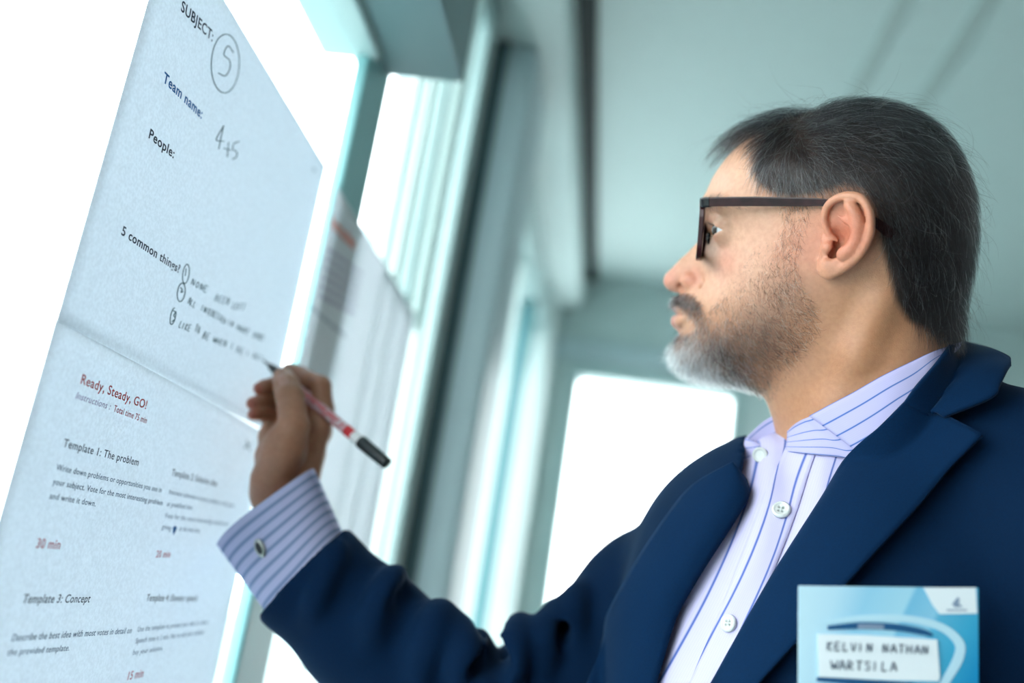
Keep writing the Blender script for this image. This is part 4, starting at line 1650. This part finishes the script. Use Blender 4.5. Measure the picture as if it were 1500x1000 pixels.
for i in range(nu):
    F.append((i, n1 + i, n1 + i + 1, i + 1))
    a = nv * (nu + 1) + i
    F.append((a, a + 1, n1 + a + 1, n1 + a))
card = mesh_obj('card', V, F, card_m, None, smooth=False)
cloth_attr(card, np.array(AB))
adopt(card, badge)
white_print = mat('badge_white', srgb(232, 240, 246), 0.4)
pale_print = mat('badge_pale_blue', srgb(190, 224, 240), 0.4)
navy_print = mat('badge_navy', srgb(30, 84, 130), 0.4)
grey_print = mat('badge_grey', srgb(132, 150, 176), 0.4)
Bq = lambda *p: [bpx(*q) for q in p]
badge_poly('corner_tag', Bq((1352, 860), (1429, 860), (1431, 898), (1376, 899), (1366, 886)), 0.0002, white_print, badge)
badge_poly('emblem', Bq((1394, 884), (1402, 874), (1405, 876), (1404, 884), (1410, 888), (1398, 889)), 0.0005, grey_print, badge, 0.0001)
badge_poly('emblem_text', Bq((1386, 892), (1416, 892), (1416, 894), (1386, 894)), 0.0005, grey_print, badge, 0.0001)


def band(name, path, w, h, m):
    path = catmull(path, 40)
    d = np.gradient(path, axis=0)
    d /= np.linalg.norm(d, axis=1)[:, None]
    nrm = np.stack([-d[:, 1], d[:, 0]], 1)
    w = np.interp(np.linspace(0, 1, 40), np.linspace(0, 1, len(w)), w)[:, None] / 2
    pts = list(map(tuple, path + nrm * w)) + list(map(tuple, (path - nrm * w)[::-1]))
    return badge_poly(name, [bpx(*q) for q in pts], h, m, badge, 0.0001)


band('swoosh', [(1200, 912), (1260, 905), (1330, 906), (1378, 918), (1404, 940), (1404, 962), (1388, 992), (1372, 1015)], [3, 9, 10, 11, 14, 15, 13, 10], 0.00025, pale_print)
band('dark_arc', [(1212, 919), (1260, 916), (1310, 918), (1350, 925), (1366, 930)], [6, 10, 10, 9, 4], 0.0003, navy_print)
band('grey_arc', [(1256, 917), (1276, 917), (1294, 918)], [7, 7, 7], 0.0005, grey_print)
band('lower_band', [(1196, 994), (1260, 999), (1330, 1004), (1372, 1010)], [6, 9, 9, 6], 0.0003, navy_print)
badge_poly('name_label', Bq((1197, 928), (1262, 929), (1372, 936), (1376, 990), (1374, 997), (1300, 995), (1199, 990)), 0.0006, white_print, badge, 0.0004)
cu = []


def badge_word(text, a, b, h):
    n = len(text)
    for q, ch in enumerate(text):
        if ch == ' ':
            continue
        for s in STROKE[ch]:
            ln = []
            for (u, w) in soft(s, 10) if len(s) > 2 else s:
                t = (q + u) / n
                x, y = bpx(a[0] + (b[0] - a[0]) * t, a[1] + (b[1] - a[1]) * t - h * w)
                ln.append(bpos(x, y, 0.0011))
            cu.append(ln)


badge_word('KELVIN NATHAN', (1211, 951), (1362, 957), 12)
badge_word('WARTSILA', (1216, 979), (1316, 982), 13)
V, F = [], []
for ln in cu:
    v_, f_ = tube_mesh(ln, 0.00042, 6)
    F += [tuple(i + len(V) for i in q) for q in f_]
    V += v_
adopt(mesh_obj('handwritten_name', V, F, mat('badge_pen_ink', srgb(44, 62, 88), 0.6)), badge)

# ---------------------------------------------------------------- skin: one continuous body mesh (head, neck, hidden trunk and arm, hand)
def skin_material():
    m, nt, b = new_mat('skin')
    at_ = nt.nodes.new('ShaderNodeAttribute')
    at_.attribute_name = 'tone'
    tc = nt.nodes.new('ShaderNodeTexCoord')
    n1 = nt.nodes.new('ShaderNodeTexNoise')
    n1.inputs['Scale'].default_value = 260
    n1.inputs['Detail'].default_value = 5
    nt.links.new(tc.outputs['Object'], n1.inputs['Vector'])
    r1 = nt.nodes.new('ShaderNodeValToRGB')
    r1.color_ramp.elements[0].position, r1.color_ramp.elements[1].position = 0.32, 0.68
    r1.color_ramp.elements[0].color = (0.93, 0.90, 0.89, 1)
    r1.color_ramp.elements[1].color = (1.05, 1.06, 1.06, 1)
    nt.links.new(n1.outputs['Fac'], r1.inputs['Fac'])
    mu = nt.nodes.new('ShaderNodeMix')
    mu.data_type = 'RGBA'
    mu.blend_type = 'MULTIPLY'
    mu.inputs['Factor'].default_value = 1.0
    nt.links.new(at_.outputs['Color'], mu.inputs['A'])
    nt.links.new(r1.outputs['Color'], mu.inputs['B'])
    nt.links.new(mu.outputs['Result'], b.inputs['Base Color'])
    b.inputs['Roughness'].default_value = 0.46
    b.inputs['Specular IOR Level'].default_value = 0.45
    b.inputs['Subsurface Weight'].default_value = 0.25
    b.inputs['Subsurface Radius'].default_value = (0.9, 0.35, 0.2)
    b.inputs['Subsurface Scale'].default_value = 0.004
    v = nt.nodes.new('ShaderNodeTexVoronoi')
    v.inputs['Scale'].default_value = 1100
    nt.links.new(tc.outputs['Object'], v.inputs['Vector'])
    n2 = nt.nodes.new('ShaderNodeTexNoise')
    n2.inputs['Scale'].default_value = 500
    n2.inputs['Detail'].default_value = 4
    nt.links.new(tc.outputs['Object'], n2.inputs['Vector'])
    ad = nt.nodes.new('ShaderNodeMath')
    ad.operation = 'ADD'
    nt.links.new(v.outputs['Distance'], ad.inputs[0])
    nt.links.new(n2.outputs['Fac'], ad.inputs[1])
    bp = nt.nodes.new('ShaderNodeBump')
    bp.inputs['Strength'].default_value = 0.35
    bp.inputs['Distance'].default_value = 0.0004
    nt.links.new(ad.outputs[0], bp.inputs['Height'])
    nt.links.new(bp.outputs['Normal'], b.inputs['Normal'])
    return m


skin_m = skin_material()
parts_V, parts_Q = [L2W(head_V)], [head_Q]
# trunk and arm under the clothes, so that head and hand belong to one body
ub = Field((-240, -560, 500), (560, 20, 1010), 9.0)
torso(ub, -14.0)
ub.chain([cp(1250, 640, 788), cp(1230, 760, 800)], [46, 60], k=20)
ub.chain([cp(*q) for q in ARM[:-1]] + [cp(420, 760, 880)], [42, 40, 38, 34, 30, 27, 24], k=15)
V, Q = ub.mesh()
parts_V += [C2W(V), hand_V]
parts_Q += [Q, hand_Q]
offs = np.cumsum([0] + [len(v) for v in parts_V])
BV = np.concatenate(parts_V)
BQ = np.concatenate([q + o for q, o in zip(parts_Q, offs)])
body = mesh_obj('body', BV, BQ, skin_m)

tone = np.tile(np.array(srgb(196, 146, 116)[:3]), (len(BV), 1))


def blend(sel_w, col):
    global tone
    w = np.clip(sel_w, 0, 1)[:, None]
    tone = tone * (1 - w) + np.array(srgb(*col)[:3]) * w


Lh = np.full((len(BV), 3), 1e4)
Lh[:offs[1]] = head_V


def spot(p, r, k=1.0):
    d = np.linalg.norm((Lh - p) * np.array([1, 1, 0.6]), axis=1)
    d = np.minimum(d, np.linalg.norm((Lh * np.array([1, 1, -1]) - p) * np.array([1, 1, 0.6]), axis=1))
    return k * np.exp(-(d / r) ** 2)


blend(spot(hp(1090, 370, 55), 40, 0.8), (216, 168, 144))
blend(spot(hp(1050, 255, 36), 30, 0.7), (212, 166, 140))
blend(spot(hp(985, 410, 0), 13, 0.75), (212, 140, 122))
blend(spot(hp(1016, 408, 13), 9, 0.6), (204, 118, 100))
blend(spot(hp(1062, 384, 42), 13, 0.55), (214, 140, 118))
blend(spot(hp(1240, 340, 90), 25, 0.85), (196, 112, 88))
blend(spot(hp(1175, 365, 70), 24, 0.6), (198, 128, 104))
blend(spot(hp(990, 471, 0), 9, 0.85), (190, 128, 118))
blend(spot(hp(992, 452, 0), 6, 0.8), (160, 104, 100))
for p_, r_, k_ in ((hp(1230, 540, 58), 45, .6), (hp(1300, 470, 60), 35, .5), (hp(1160, 600, 40), 30, .4)):
    blend(spot(p_, r_, k_), (166, 110, 72))
# stubble shade under the beard and the dark scalp under the hair
blend(spot(hp(1120, 488, 56), 28, .75), (104, 76, 64))
blend(spot(hp(1060, 525, 38), 22, .75), (74, 64, 62))
blend(spot(hp(1010, 530, 16), 20, .75), (86, 84, 88))
blend(spot(hp(1155, 430, 64), 18, .45), (140, 104, 90))
HAIRLINE = [(1111, 196), (1104, 222), (1100, 246), (1110, 268), (1132, 284), (1160, 290), (1190, 287), (1210, 283), (1240, 272), (1268, 280), (1284, 310), (1290, 350), (1302, 395), (1312, 440), (1330, 470), (1388, 500),
            (1470, 520), (1500, 100), (1100, 60), (1060, 180)]
hl2 = np.array([hp(x, y, 60)[:2] for x, y in HAIRLINE])
hs = np.full(len(BV), 99.0)
hs[:offs[1]] = poly_sdf(hl2, head_V[:, 0], head_V[:, 1])
blend(np.clip(0.5 - hs / 5.0, 0, 1) * 0.93, (26, 24, 26))
# the hand is browner
hsel = np.zeros(len(BV))
hsel[offs[2]:] = 1
blend(hsel * 0.85, (164, 112, 86))
pxh = to_px_many(BV)
for (x, y), r_ in (((376, 568), 9), ((368, 590), 9), ((369, 607), 8)):
    blend(hsel * np.exp(-((pxh[:, 0] - x) ** 2 + (pxh[:, 1] - y) ** 2) / r_ ** 2) * 0.7, (188, 96, 88))
a = body.data.attributes.new('tone', 'FLOAT_COLOR', 'POINT')
a.data.foreach_set('color', np.concatenate([tone, np.ones((len(tone), 1))], 1).astype(np.float32).ravel())
adopt(body, man)

nail_m = mat('nail', srgb(182, 132, 112), 0.3)
adopt(sheet_grid('thumbnail', nail_grid, nail_m, None, 0.0006), body)

# ---- eyes
white_m = mat('eye_white', srgb(205, 210, 214), 0.12, noise=0.03, scale=300)
iris_m = mat('iris_dark', srgb(62, 52, 48), 0.08)
for sg in (1, -1):
    c = EYE_C * np.array([1, 1, sg])
    g_ = np.array([1.0, 0.04, 0.36 * sg])
    g_ /= np.linalg.norm(g_)
    e1 = np.cross(g_, [0, 1, 0])
    e1 /= np.linalg.norm(e1)
    e2 = np.cross(g_, e1)
    V, F = [], []
    nt_, na = 24, 32
    for i in range(nt_ + 1):
        th = math.pi * i / nt_
        r = EYE_R + (0.9 * max(0, 1 - (th / 0.5) ** 2))
        for j in range(na):
            a_ = 2 * math.pi * j / na
            V.append(L2W(c + r * (math.cos(th) * g_ + math.sin(th) * (math.cos(a_) * e1 + math.sin(a_) * e2))))
    for i in range(nt_):
        for j in range(na):
            q = (i * na + j, i * na + (j + 1) % na, (i + 1) * na + (j + 1) % na, (i + 1) * na + j)
            F.append(q)
    eo = mesh_obj('eyeball', V, F, white_m)
    eo.data.materials.append(iris_m)
    for p in eo.data.polygons:
        if p.index < 5 * na:
            p.material_index = 1
    adopt(eo, man)

# ---------------------------------------------------------------- hair, beard, brows and lashes: real strands grown from the skin
def hair_material(name, rough=0.32):
    m = bpy.data.materials.new(name)
    m.use_nodes = True
    nt = m.node_tree
    nt.nodes.remove(nt.nodes['Principled BSDF'])
    h = nt.nodes.new('ShaderNodeBsdfHairPrincipled')
    h.parametrization = 'COLOR'
    a_ = nt.nodes.new('ShaderNodeAttribute')
    a_.attribute_name = 'tint'
    nt.links.new(a_.outputs['Color'], h.inputs['Color'])
    h.inputs['IOR'].default_value = 1.36
    h.inputs['Roughness'].default_value = rough
    h.inputs['Radial Roughness'].default_value = 0.5
    nt.links.new(h.outputs[0], nt.nodes['Material Output'].inputs['Surface'])
    return m


hair_m = hair_material('hair')


def strands(name, P, rad, tint, parent):
    """P (N, n, 3) world points; rad (n,) metres from root to tip; tint (N, 3)"""
    N, n = P.shape[:2]
    cu = bpy.data.hair_curves.new(name)
    cu.add_curves([n] * N)
    cu.attributes['position'].data.foreach_set('vector', P.astype(np.float32).ravel())
    r = cu.attributes.get('radius') or cu.attributes.new('radius', 'FLOAT', 'POINT')
    r.data.foreach_set('value', np.tile(rad, N).astype(np.float32))
    t = cu.attributes.new('tint', 'FLOAT_COLOR', 'POINT')
    c = np.concatenate([np.repeat(tint, n, 0), np.ones((N * n, 1))], 1)
    t.data.foreach_set('color', c.astype(np.float32).ravel())
    cu.materials.append(hair_m)
    o = link(bpy.data.objects.new(name, cu))
    return adopt(o, parent)


def idw(samples, X, Y, p=3.0):
    """inverse-distance interpolation of rows (px, py, values...) at picture positions"""
    s = np.asarray(samples, float)
    d = np.sqrt((X[:, None] - s[None, :, 0]) ** 2 + (Y[:, None] - s[None, :, 1]) ** 2) + 4
    w = d ** -p
    w /= w.sum(1)[:, None]
    return w @ s[:, 2:]


def side_px(L):
    """picture position of points taken as if on his left side"""
    Q = L.copy()
    Q[:, 2] = np.abs(Q[:, 2])
    p = to_px_many(L2W(Q))
    return p[:, 0], p[:, 1]


def grow(roots, flow, length, lift, n, start=0.35, jitter=0.15, rs=1, curl=0.0):
    """roots (N,3) head frame; flow (N,2) along (back, down); length, lift (N,) mm; or flow as a function of the position"""
    r = np.random.default_rng(rs)
    N = len(roots)
    P = np.zeros((N, n, 3))
    P[:, 0] = roots
    cur = roots.copy()
    jit = r.normal(size=(N, 3)) * jitter
    cv = r.normal(size=(N, 3)) * curl
    for s in range(1, n):
        t = s / (n - 1)
        nn = hf.grad(cur)
        f = flow(cur) if callable(flow) else flow
        d = np.stack([-f[:, 0], -f[:, 1], np.zeros(N)], 1) + jit + cv * t
        d -= nn * (d * nn).sum(1)[:, None]
        d /= np.linalg.norm(d, axis=1)[:, None] + 1e-9
        up = start * (1 - t)
        cur = cur + (d * (1 - up) + nn * up) * (length / (n - 1))[:, None]
        h = lift * (1 - (1 - t) ** 2)
        e = h - hf.sample(cur)
        cur = cur + nn * np.clip(e, -2.5, 4.0)[:, None] * (0.8 if s > 0 else 0)
        P[:, s] = cur
    return P


def pick_roots(mask, N, rs, weight=None):
    r = np.random.default_rng(rs)
    idx = np.nonzero(mask)[0]
    w = None
    if weight is not None:
        w = weight[idx]
        w = w / w.sum()
    k = r.choice(idx, N, p=w)
    return head_V[k] + r.normal(size=(N, 3)) * 0.45


vx, vy = side_px(head_V)
headz = head_V[:, 2]

# --- scalp hair
HAIR_POLY = [(1112, 200), (1106, 222), (1102, 246), (1110, 266), (1134, 284), (1162, 292), (1192, 288), (1208, 281), (1236, 271), (1270, 279), (1287, 310), (1294, 350), (1306, 395),
             (1318, 436), (1340, 470), (1386, 498), (1470, 520), (1500, 100), (1150, 60), (1085, 150), (1060, 185), (1078, 205)]
mask = poly_sdf(HAIR_POLY, vx, vy) < 0
FLOW = [(1115, 215, -.5, .85), (1108, 250, -.25, 1), (1140, 272, .2, .95), (1150, 232, .15, .95), (1150, 195, -.1, .8), (1200, 185, .75, .5), (1200, 232, .6, .75), (1200, 275, .45, .85), (1250, 162, 1, .15),
        (1260, 220, .7, .7), (1262, 268, .5, .85), (1320, 180, .85, .5), (1320, 262, .45, .9), (1325, 335, .25, .97), (1380, 230, .42, .9), (1400, 330, .08, 1), (1392, 430, -.06, 1), (1330, 430, .2, 1), (1380, 495, -.05, 1)]
LEN = [(1110, 250, 18, 3.0), (1140, 270, 15, 2.6), (1190, 285, 14, 2.6), (1150, 215, 26, 5), (1200, 230, 32, 6), (1250, 270, 26, 5), (1180, 175, 44, 8.5), (1260, 165, 46, 10.5), (1330, 180, 44, 11.5), (1320, 260, 36, 9.5),
       (1390, 250, 40, 12), (1405, 340, 38, 13), (1330, 350, 28, 7.5), (1320, 440, 16, 4), (1395, 440, 34, 13), (1385, 490, 20, 9)]


def scalp_flow(L):
    x, y = side_px(L)
    f = idw(FLOW, x, y)
    # the forelock: the front of the crown and the far side are brushed forward over the brow
    fr = np.clip((1215 - x) / 60, 0, 1) * np.clip((30 - L[:, 2]) / 18, 0, 1)
    g = np.stack([-0.95 + 0 * x, 0.18 + 0.55 * np.clip((1130 - x) / 90, 0, 1)], 1)
    return f * (1 - fr)[:, None] + g * fr[:, None]


def scalp(N, rs, lift_k, len_k, jitter, curl, n=11):
    R0 = pick_roots(mask, N, rs)
    x, y = side_px(R0)
    ll = idw(LEN, x, y)
    fr = np.clip((1215 - x) / 60, 0, 1) * np.clip((30 - R0[:, 2]) / 18, 0, 1)
    r = np.random.default_rng(rs + 50)
    ln = (ll[:, 0] * (1 - fr) + 52 * fr) * r.uniform(0.65, 1.15, N) * len_k
    lf = (ll[:, 1] * (1 - fr) + (13.0 + 5.0 * np.exp(-((x - 1120) / 45) ** 2)) * fr) * r.uniform(0.25, 1.0, N) * lift_k
    return R0, grow(R0, scalp_flow, ln, lf, n, 0.3, jitter, rs, curl)


def scalp_tint(R0, rs, k=1.0):
    r = np.random.default_rng(rs + 90)
    x, y = side_px(R0)
    pg = idw([(1110, 250, .30), (1150, 280, .40), (1190, 285, .42), (1160, 210, .16), (1240, 230, .09), (1250, 275, .12), (1330, 200, .035), (1330, 330, .05), (1400, 330, .02), (1390, 450, .03), (1260, 160, .05), (1080, 190, .03)], x, y)[:, 0]
    g = r.random(len(R0)) < pg * k
    dark = np.array([0.006, 0.006, 0.007]) * r.uniform(0.6, 1.7, (len(R0), 1))
    grey = np.array([0.42, 0.45, 0.47]) * r.uniform(0.6, 1.3, (len(R0), 1))
    return np.where(g[:, None], grey, dark)


rad = 0.001 * np.interp(np.linspace(0, 1, 11), [0, .6, 1], [.058, .052, .018])
R0, S = scalp(30000, 1, 1.0, 1.0, 0.16, 0.22)
strands('hair', L2W(S), rad, scalp_tint(R0, 1), man)
R0, S = scalp(420, 3, 1.45, 0.9, 0.30, 0.8)
strands('grey_hair', L2W(S), rad * 1.25, np.full((420, 3), 0.55) * np.random.default_rng(31).uniform(.5, 1.2, (420, 1)), man)
R0, S = scalp(1100, 2, 2.1, 1.15, 0.45, 1.1)
strands('flyaway_hair', L2W(S), rad * 0.8, scalp_tint(R0, 2), man)

# --- beard and moustache
BEARD_POLY = [(1140, 282), (1148, 330), (1134, 365), (1116, 394), (1092, 412), (1062, 434), (1040, 452), (1026, 474), (1012, 486), (997, 489), (984, 502), (975, 530), (990, 562), (1070, 590), (1118, 572), (1145, 535),
              (1174, 508), (1197, 482), (1194, 452), (1174, 420), (1168, 380), (1180, 340), (1188, 285)]
MOUST_POLY = [(984, 431), (1006, 428), (1020, 432), (1031, 448), (1036, 470), (1024, 480), (1016, 464), (1004, 449), (984, 447)]
bm_ = (poly_sdf(BEARD_POLY, vx, vy) < 0) | (poly_sdf(MOUST_POLY, vx, vy) < 0)
bm_ |= (np.abs(vx - 996) < 5) & (np.abs(vy - 492) < 6)
bm_ &= ~((vx > 1200))
# rows: density, length, lift, back, down, share of white, warmth
BEARD = [(1160, 300, .5, 8, 1.6, .25, 1, .35, 1), (1165, 340, .6, 8, 1.6, .1, 1, .40, 1), (1155, 375, .7, 7.5, 1.8, .1, 1, .32, 1), (1125, 400, .35, 5.5, 1.3, .3, .95, .15, 1), (1080, 430, .3, 5, 1.2, .4, .9, .15, 1),
         (1045, 462, .35, 6, 1.6, .3, .95, .2, .6), (1110, 450, .5, 6, 1.8, .55, .8, .22, 1), (1150, 430, .8, 8, 2.2, .5, .85, .36, 1), (1180, 450, .8, 9, 2.6, .8, .6, .40, 1), (1185, 480, .7, 8, 2.4, .85, .5, .30, 1),
         (1150, 500, .9, 9, 2.6, .8, .55, .25, 1), (1120, 480, .8, 9, 2.6, .7, .65, .25, .8), (1080, 500, .9, 10, 3.4, .55, .8, .18, .4), (1052, 505, 1.4, 12, 4.5, .35, .95, .38, .1), (1025, 508, 1.6, 13, 5, .15, 1, .62, 0),
         (1002, 515, 1.9, 13, 6, -.3, .95, .92, 0), (985, 522, 1.8, 14, 7, -.6, .8, .85, 0), (1000, 545, 1.8, 13, 7, -.25, 1, .85, 0), (1035, 545, 1.9, 13, 6.5, .1, 1, .90, 0), (1075, 555, 1.4, 12, 5, .4, .9, .55, .1),
         (1110, 550, .7, 7, 2.4, .6, .8, .2, .8), (1130, 530, .8, 8, 2.4, .7, .7, .2, 1), (1000, 436, 3.0, 8, 3.0, .05, 1, .10, .2), (1018, 445, 2.6, 10, 3.2, .2, 1, .22, .2), (1028, 468, 1.6, 9, 2.8, .1, 1, .25, .2), (996, 492, 1.0, 6, 2.2, -.3, 1, .08, 0)]
w = idw(BEARD, vx, vy)[:, 0]
NB = 19000
R0 = pick_roots(bm_, NB, 5, w)
x, y = side_px(R0)
q = idw(BEARD, x, y, 3.5)
r = np.random.default_rng(6)
ln = q[:, 1] * r.uniform(0.6, 1.5, NB)
lf = q[:, 2] * r.uniform(0.3, 1.45, NB)
S = grow(R0, q[:, 3:5], ln, lf, 7, 0.55, 0.30, 7, 0.75)
wh = r.random(NB) < q[:, 5]
warm = q[:, 6:7]
dark = (np.array([0.010, 0.010, 0.012]) * (1 - warm) + np.array([0.030, 0.018, 0.012]) * warm) * r.uniform(0.6, 1.6, (NB, 1))
white = (np.array([0.78, 0.87, 0.90]) * (1 - warm) + np.array([0.60, 0.55, 0.48]) * warm) * r.uniform(0.65, 1.25, (NB, 1))
strands('beard', L2W(S), 0.001 * np.interp(np.linspace(0, 1, 7), [0, .6, 1], [.062, .055, .02]), np.where(wh[:, None], white, dark), man)

# --- stray stubble on the cheek and throat
STUB = [(1150, 345), (1110, 360), (1080, 395), (1050, 440), (1035, 470), (1060, 470), (1100, 420), (1180, 470), (1200, 500), (1165, 545), (1130, 590), (1110, 575), (1150, 525), (1195, 460), (1165, 380)]
m2 = poly_sdf(STUB, vx, vy) < 0
R0 = pick_roots(m2, 2600, 8)
x, y = side_px(R0)
S = grow(R0, idw(BEARD, x, y)[:, 3:5], np.full(2600, 2.2) * np.random.default_rng(3).uniform(.5, 1.3, 2600), np.full(2600, 0.9), 4, 0.6, 0.4, 9)
strands('stubble', L2W(S), 0.001 * np.array([.05, .045, .035, .02]), np.full((2600, 3), 0.03) * np.random.default_rng(4).uniform(.5, 2.0, (2600, 1)), man)

# --- brows and lashes
m3 = (poly_sdf([(1030, 291), (1060, 288), (1088, 298), (1092, 306), (1060, 302), (1033, 303)], vx, vy) < 0) & (np.abs(headz) > 9)
R0 = pick_roots(m3, 700, 12)
S = grow(R0, np.tile([0.9, 0.25], (700, 1)), np.random.default_rng(5).uniform(5, 9, 700), np.full(700, 1.4), 6, 0.4, 0.2, 13)
strands('eyebrow', L2W(S), 0.001 * np.interp(np.linspace(0, 1, 6), [0, .6, 1], [.055, .05, .02]), np.full((700, 3), 0.022), man)
LP = []
for sg in (1, -1):
    for k_ in range(46):
        a_ = -0.9 + 1.75 * k_ / 45
        up = k_ % 2 == 0
        c = EYE_C * np.array([1, 1, sg])
        e = c + np.array([math.cos(a_) * 13.0, (4.6 if up else -4.0), math.sin(a_) * 13.0 * sg])
        d = np.array([math.cos(a_), 0.35 if up else -0.45, math.sin(a_) * sg])
        ln_ = 7.0 if up else 4.0
        LP.append([e + d * ln_ * t + np.array([0, (1 if up else -.4) * 2.6 * t * t, 0]) for t in np.linspace(0, 1, 5)])
LP = np.array(LP)
strands('eyelashes', L2W(LP.reshape(-1, 3)).reshape(LP.shape), 0.001 * np.array([.06, .055, .045, .03, .015]), np.full((len(LP), 3), 0.015), man)

# ---------------------------------------------------------------- eyeglasses
frame_tort = mat('dark_tortoiseshell', srgb(44, 18, 20), 0.16, noise=0.55, scale=60, spec=0.22)
black_gloss = mat('black_acetate', srgb(16, 16, 18), 0.14, spec=0.3)
lens_m = bpy.data.materials.new('spectacle_lens')
lens_m.use_nodes = True
_nt = lens_m.node_tree
_nt.nodes.remove(_nt.nodes['Principled BSDF'])
_tr = _nt.nodes.new('ShaderNodeBsdfTransparent')
_tr.inputs['Color'].default_value = (0.94, 0.97, 0.97, 1)
_gl = _nt.nodes.new('ShaderNodeBsdfGlossy')
_gl.inputs['Roughness'].default_value = 0.01
_fr = _nt.nodes.new('ShaderNodeFresnel')
_fr.inputs['IOR'].default_value = 1.5
_mx = _nt.nodes.new('ShaderNodeMixShader')
_nt.links.new(_fr.outputs[0], _mx.inputs['Fac'])
_nt.links.new(_tr.outputs[0], _mx.inputs[1])
_nt.links.new(_gl.outputs[0], _mx.inputs[2])
_nt.links.new(_mx.outputs[0], _nt.nodes['Material Output'].inputs['Surface'])

glasses = empty('eyeglasses', L2W(hp(1030, 335, 0)))
tag(glasses, 'dark brown rectangular eyeglasses worn by the bearded man', 'eyeglasses')
gx_out = hp(1031, 335, 63)[0]
gy_top, gy_bot = hp(1030, 293, 50)[1], hp(1024, 379, 45)[1]


def gx(z, y):
    """front of the frame: wrapped round the face and tilted a little"""
    return gx_out + 10.5 * (1 - (z / 63.0) ** 2) + 0.085 * (gy_top - y)


def rim_path(sg, inset=0.0, n=64):
    zc_, yc = 35.0, (gy_top + gy_bot) / 2
    a_, b_ = 27.0 - inset, (gy_top - gy_bot) / 2 - inset
    out = []
    for i in range(n):
        t = 2 * math.pi * i / n
        c_, s_ = math.cos(t), math.sin(t)
        k_ = (abs(c_) ** 3.4 + abs(s_) ** 3.4) ** (-1 / 3.4)
        z = zc_ + a_ * c_ * k_ * (1.0 + 0.05 * s_)
        y = yc + b_ * s_ * k_
        out.append((gx(z, y), y, z * sg))
    return np.array(out)


def sweep_rect(path, hw, hd, up, closed=True):
    """box-section sweep of a head-frame path: hw across (in the plane with up), hd deep"""
    P_ = np.asarray(path, float)
    n = len(P_)
    T = (np.roll(P_, -1, 0) - np.roll(P_, 1, 0)) if closed else np.gradient(P_, axis=0)
    T /= np.linalg.norm(T, axis=1)[:, None]
    D = np.broadcast_to(np.asarray(up, float), P_.shape)
    B = np.cross(T, D)
    B /= np.linalg.norm(B, axis=1)[:, None]
    A = np.cross(B, T)
    hw = np.broadcast_to(np.asarray(hw, float), (n,))
    hd = np.broadcast_to(np.asarray(hd, float), (n,))
    sec = [(-1, -.7), (-.8, -1), (.8, -1), (1, -.7), (1, .7), (.8, 1), (-.8, 1), (-1, .7)]
    V = [P_[i] + B[i] * hw[i] * s[0] + A[i] * hd[i] * s[1] for i in range(n) for s in sec]
    F = []
    m_ = len(sec)
    for i in range(n if closed else n - 1):
        for j in range(m_):
            k2 = (i + 1) % n
            F.append((i * m_ + j, i * m_ + (j + 1) % m_, k2 * m_ + (j + 1) % m_, k2 * m_ + j))
    if not closed:
        F.append(tuple(range(m_))[::-1])
        F.append(tuple(range((n - 1) * m_, n * m_)))
    return np.array(V), F


for sg in (1, -1):
    rp = rim_path(sg)
    th = np.where(rp[:, 1] > gy_top - 4, 2.6, 1.7)
    V, F = sweep_rect(rp, th, 2.0, (1, 0, 0))
    adopt(mesh_obj('rim', L2W(V), F, frame_tort, smooth=False), glasses)
    # lens
    V, F = [], []
    rp = rim_path(sg, 1.0, 48)
    c_ = rp.mean(0)
    for q in (1.0, .75, .5, .25, .02):
        for p in rp:
            y, z = c_[1] + (p[1] - c_[1]) * q, c_[2] + (p[2] - c_[2]) * q
            V.append((gx(abs(z), y) + 1.6 * (1 - q * q), y, z))
    for i in range(4):
        for j in range(48):
            a_, b_ = i * 48 + j, i * 48 + (j + 1) % 48
            F.append((a_, b_, b_ + 48, a_ + 48))
    F.append(tuple(range(4 * 48, 5 * 48)))
    adopt(mesh_obj('lens', L2W(V), F, lens_m), glasses)
    # temple arm and hinge block
    tp = [(1036, 296, 64.5), (1050, 295.5, 66), (1100, 295, 70), (1150, 295.5, 74), (1195, 296, 78.5), (1222, 298, 80.5), (1246, 304, 81), (1272, 318, 80.5), (1290, 331, 79), (1308, 345, 77)]
    path = catmull([hp(*q_) * np.array([1, 1, sg]) for q_ in tp], 60)
    V, F = sweep_rect(path, 1.3, np.interp(np.linspace(0, 1, 60), [0, .25, .4, .55, .8, .95, 1], [3.6, 3.5, 3.1, 2.4, 2.6, 3.8, 2.5]), (0, 1, 0), closed=False)
    adopt(mesh_obj('temple_arm', L2W(V), F, frame_tort, smooth=False), glasses)
    e0 = np.array([gx(58, gy_top), hp(1034, 296, 64)[1], 58.0 * sg])
    e1 = hp(1040, 296, 65) * np.array([1, 1, sg])
    V, F = sweep_rect(catmull([e0, (e0 + e1) / 2 + [2.2, 0, 1.5 * sg], e1], 12), 1.7, 3.9, (0, 1, 0), closed=False)
    adopt(mesh_obj('hinge_block', L2W(V), F, black_gloss, smooth=False), glasses)
    pb = Field((-10, -10, -10), (10, 10, 10), 0.7)
    pb.sphere((0, 0, 0), (2.0, 6.0, 3.4), k=1)
    V, Q = pb.mesh()
    c_ = np.array([gx(11, gy_bot) - 6.5, (gy_top + gy_bot) / 2 - 7, 12.0 * sg])
    adopt(mesh_obj('nose_pad', L2W(V + c_), Q, black_gloss), glasses)
br = catmull([(gx(9, gy_top), gy_top - 9, 9.0), (gx(0, gy_top) + 1.5, gy_top - 7, 0), (gx(9, gy_top), gy_top - 9, -9.0)], 14)
V, F = sweep_rect(br, 2.2, 2.4, (1, 0, 0), closed=False)
adopt(mesh_obj('bridge', L2W(V), F, frame_tort, smooth=False), glasses)
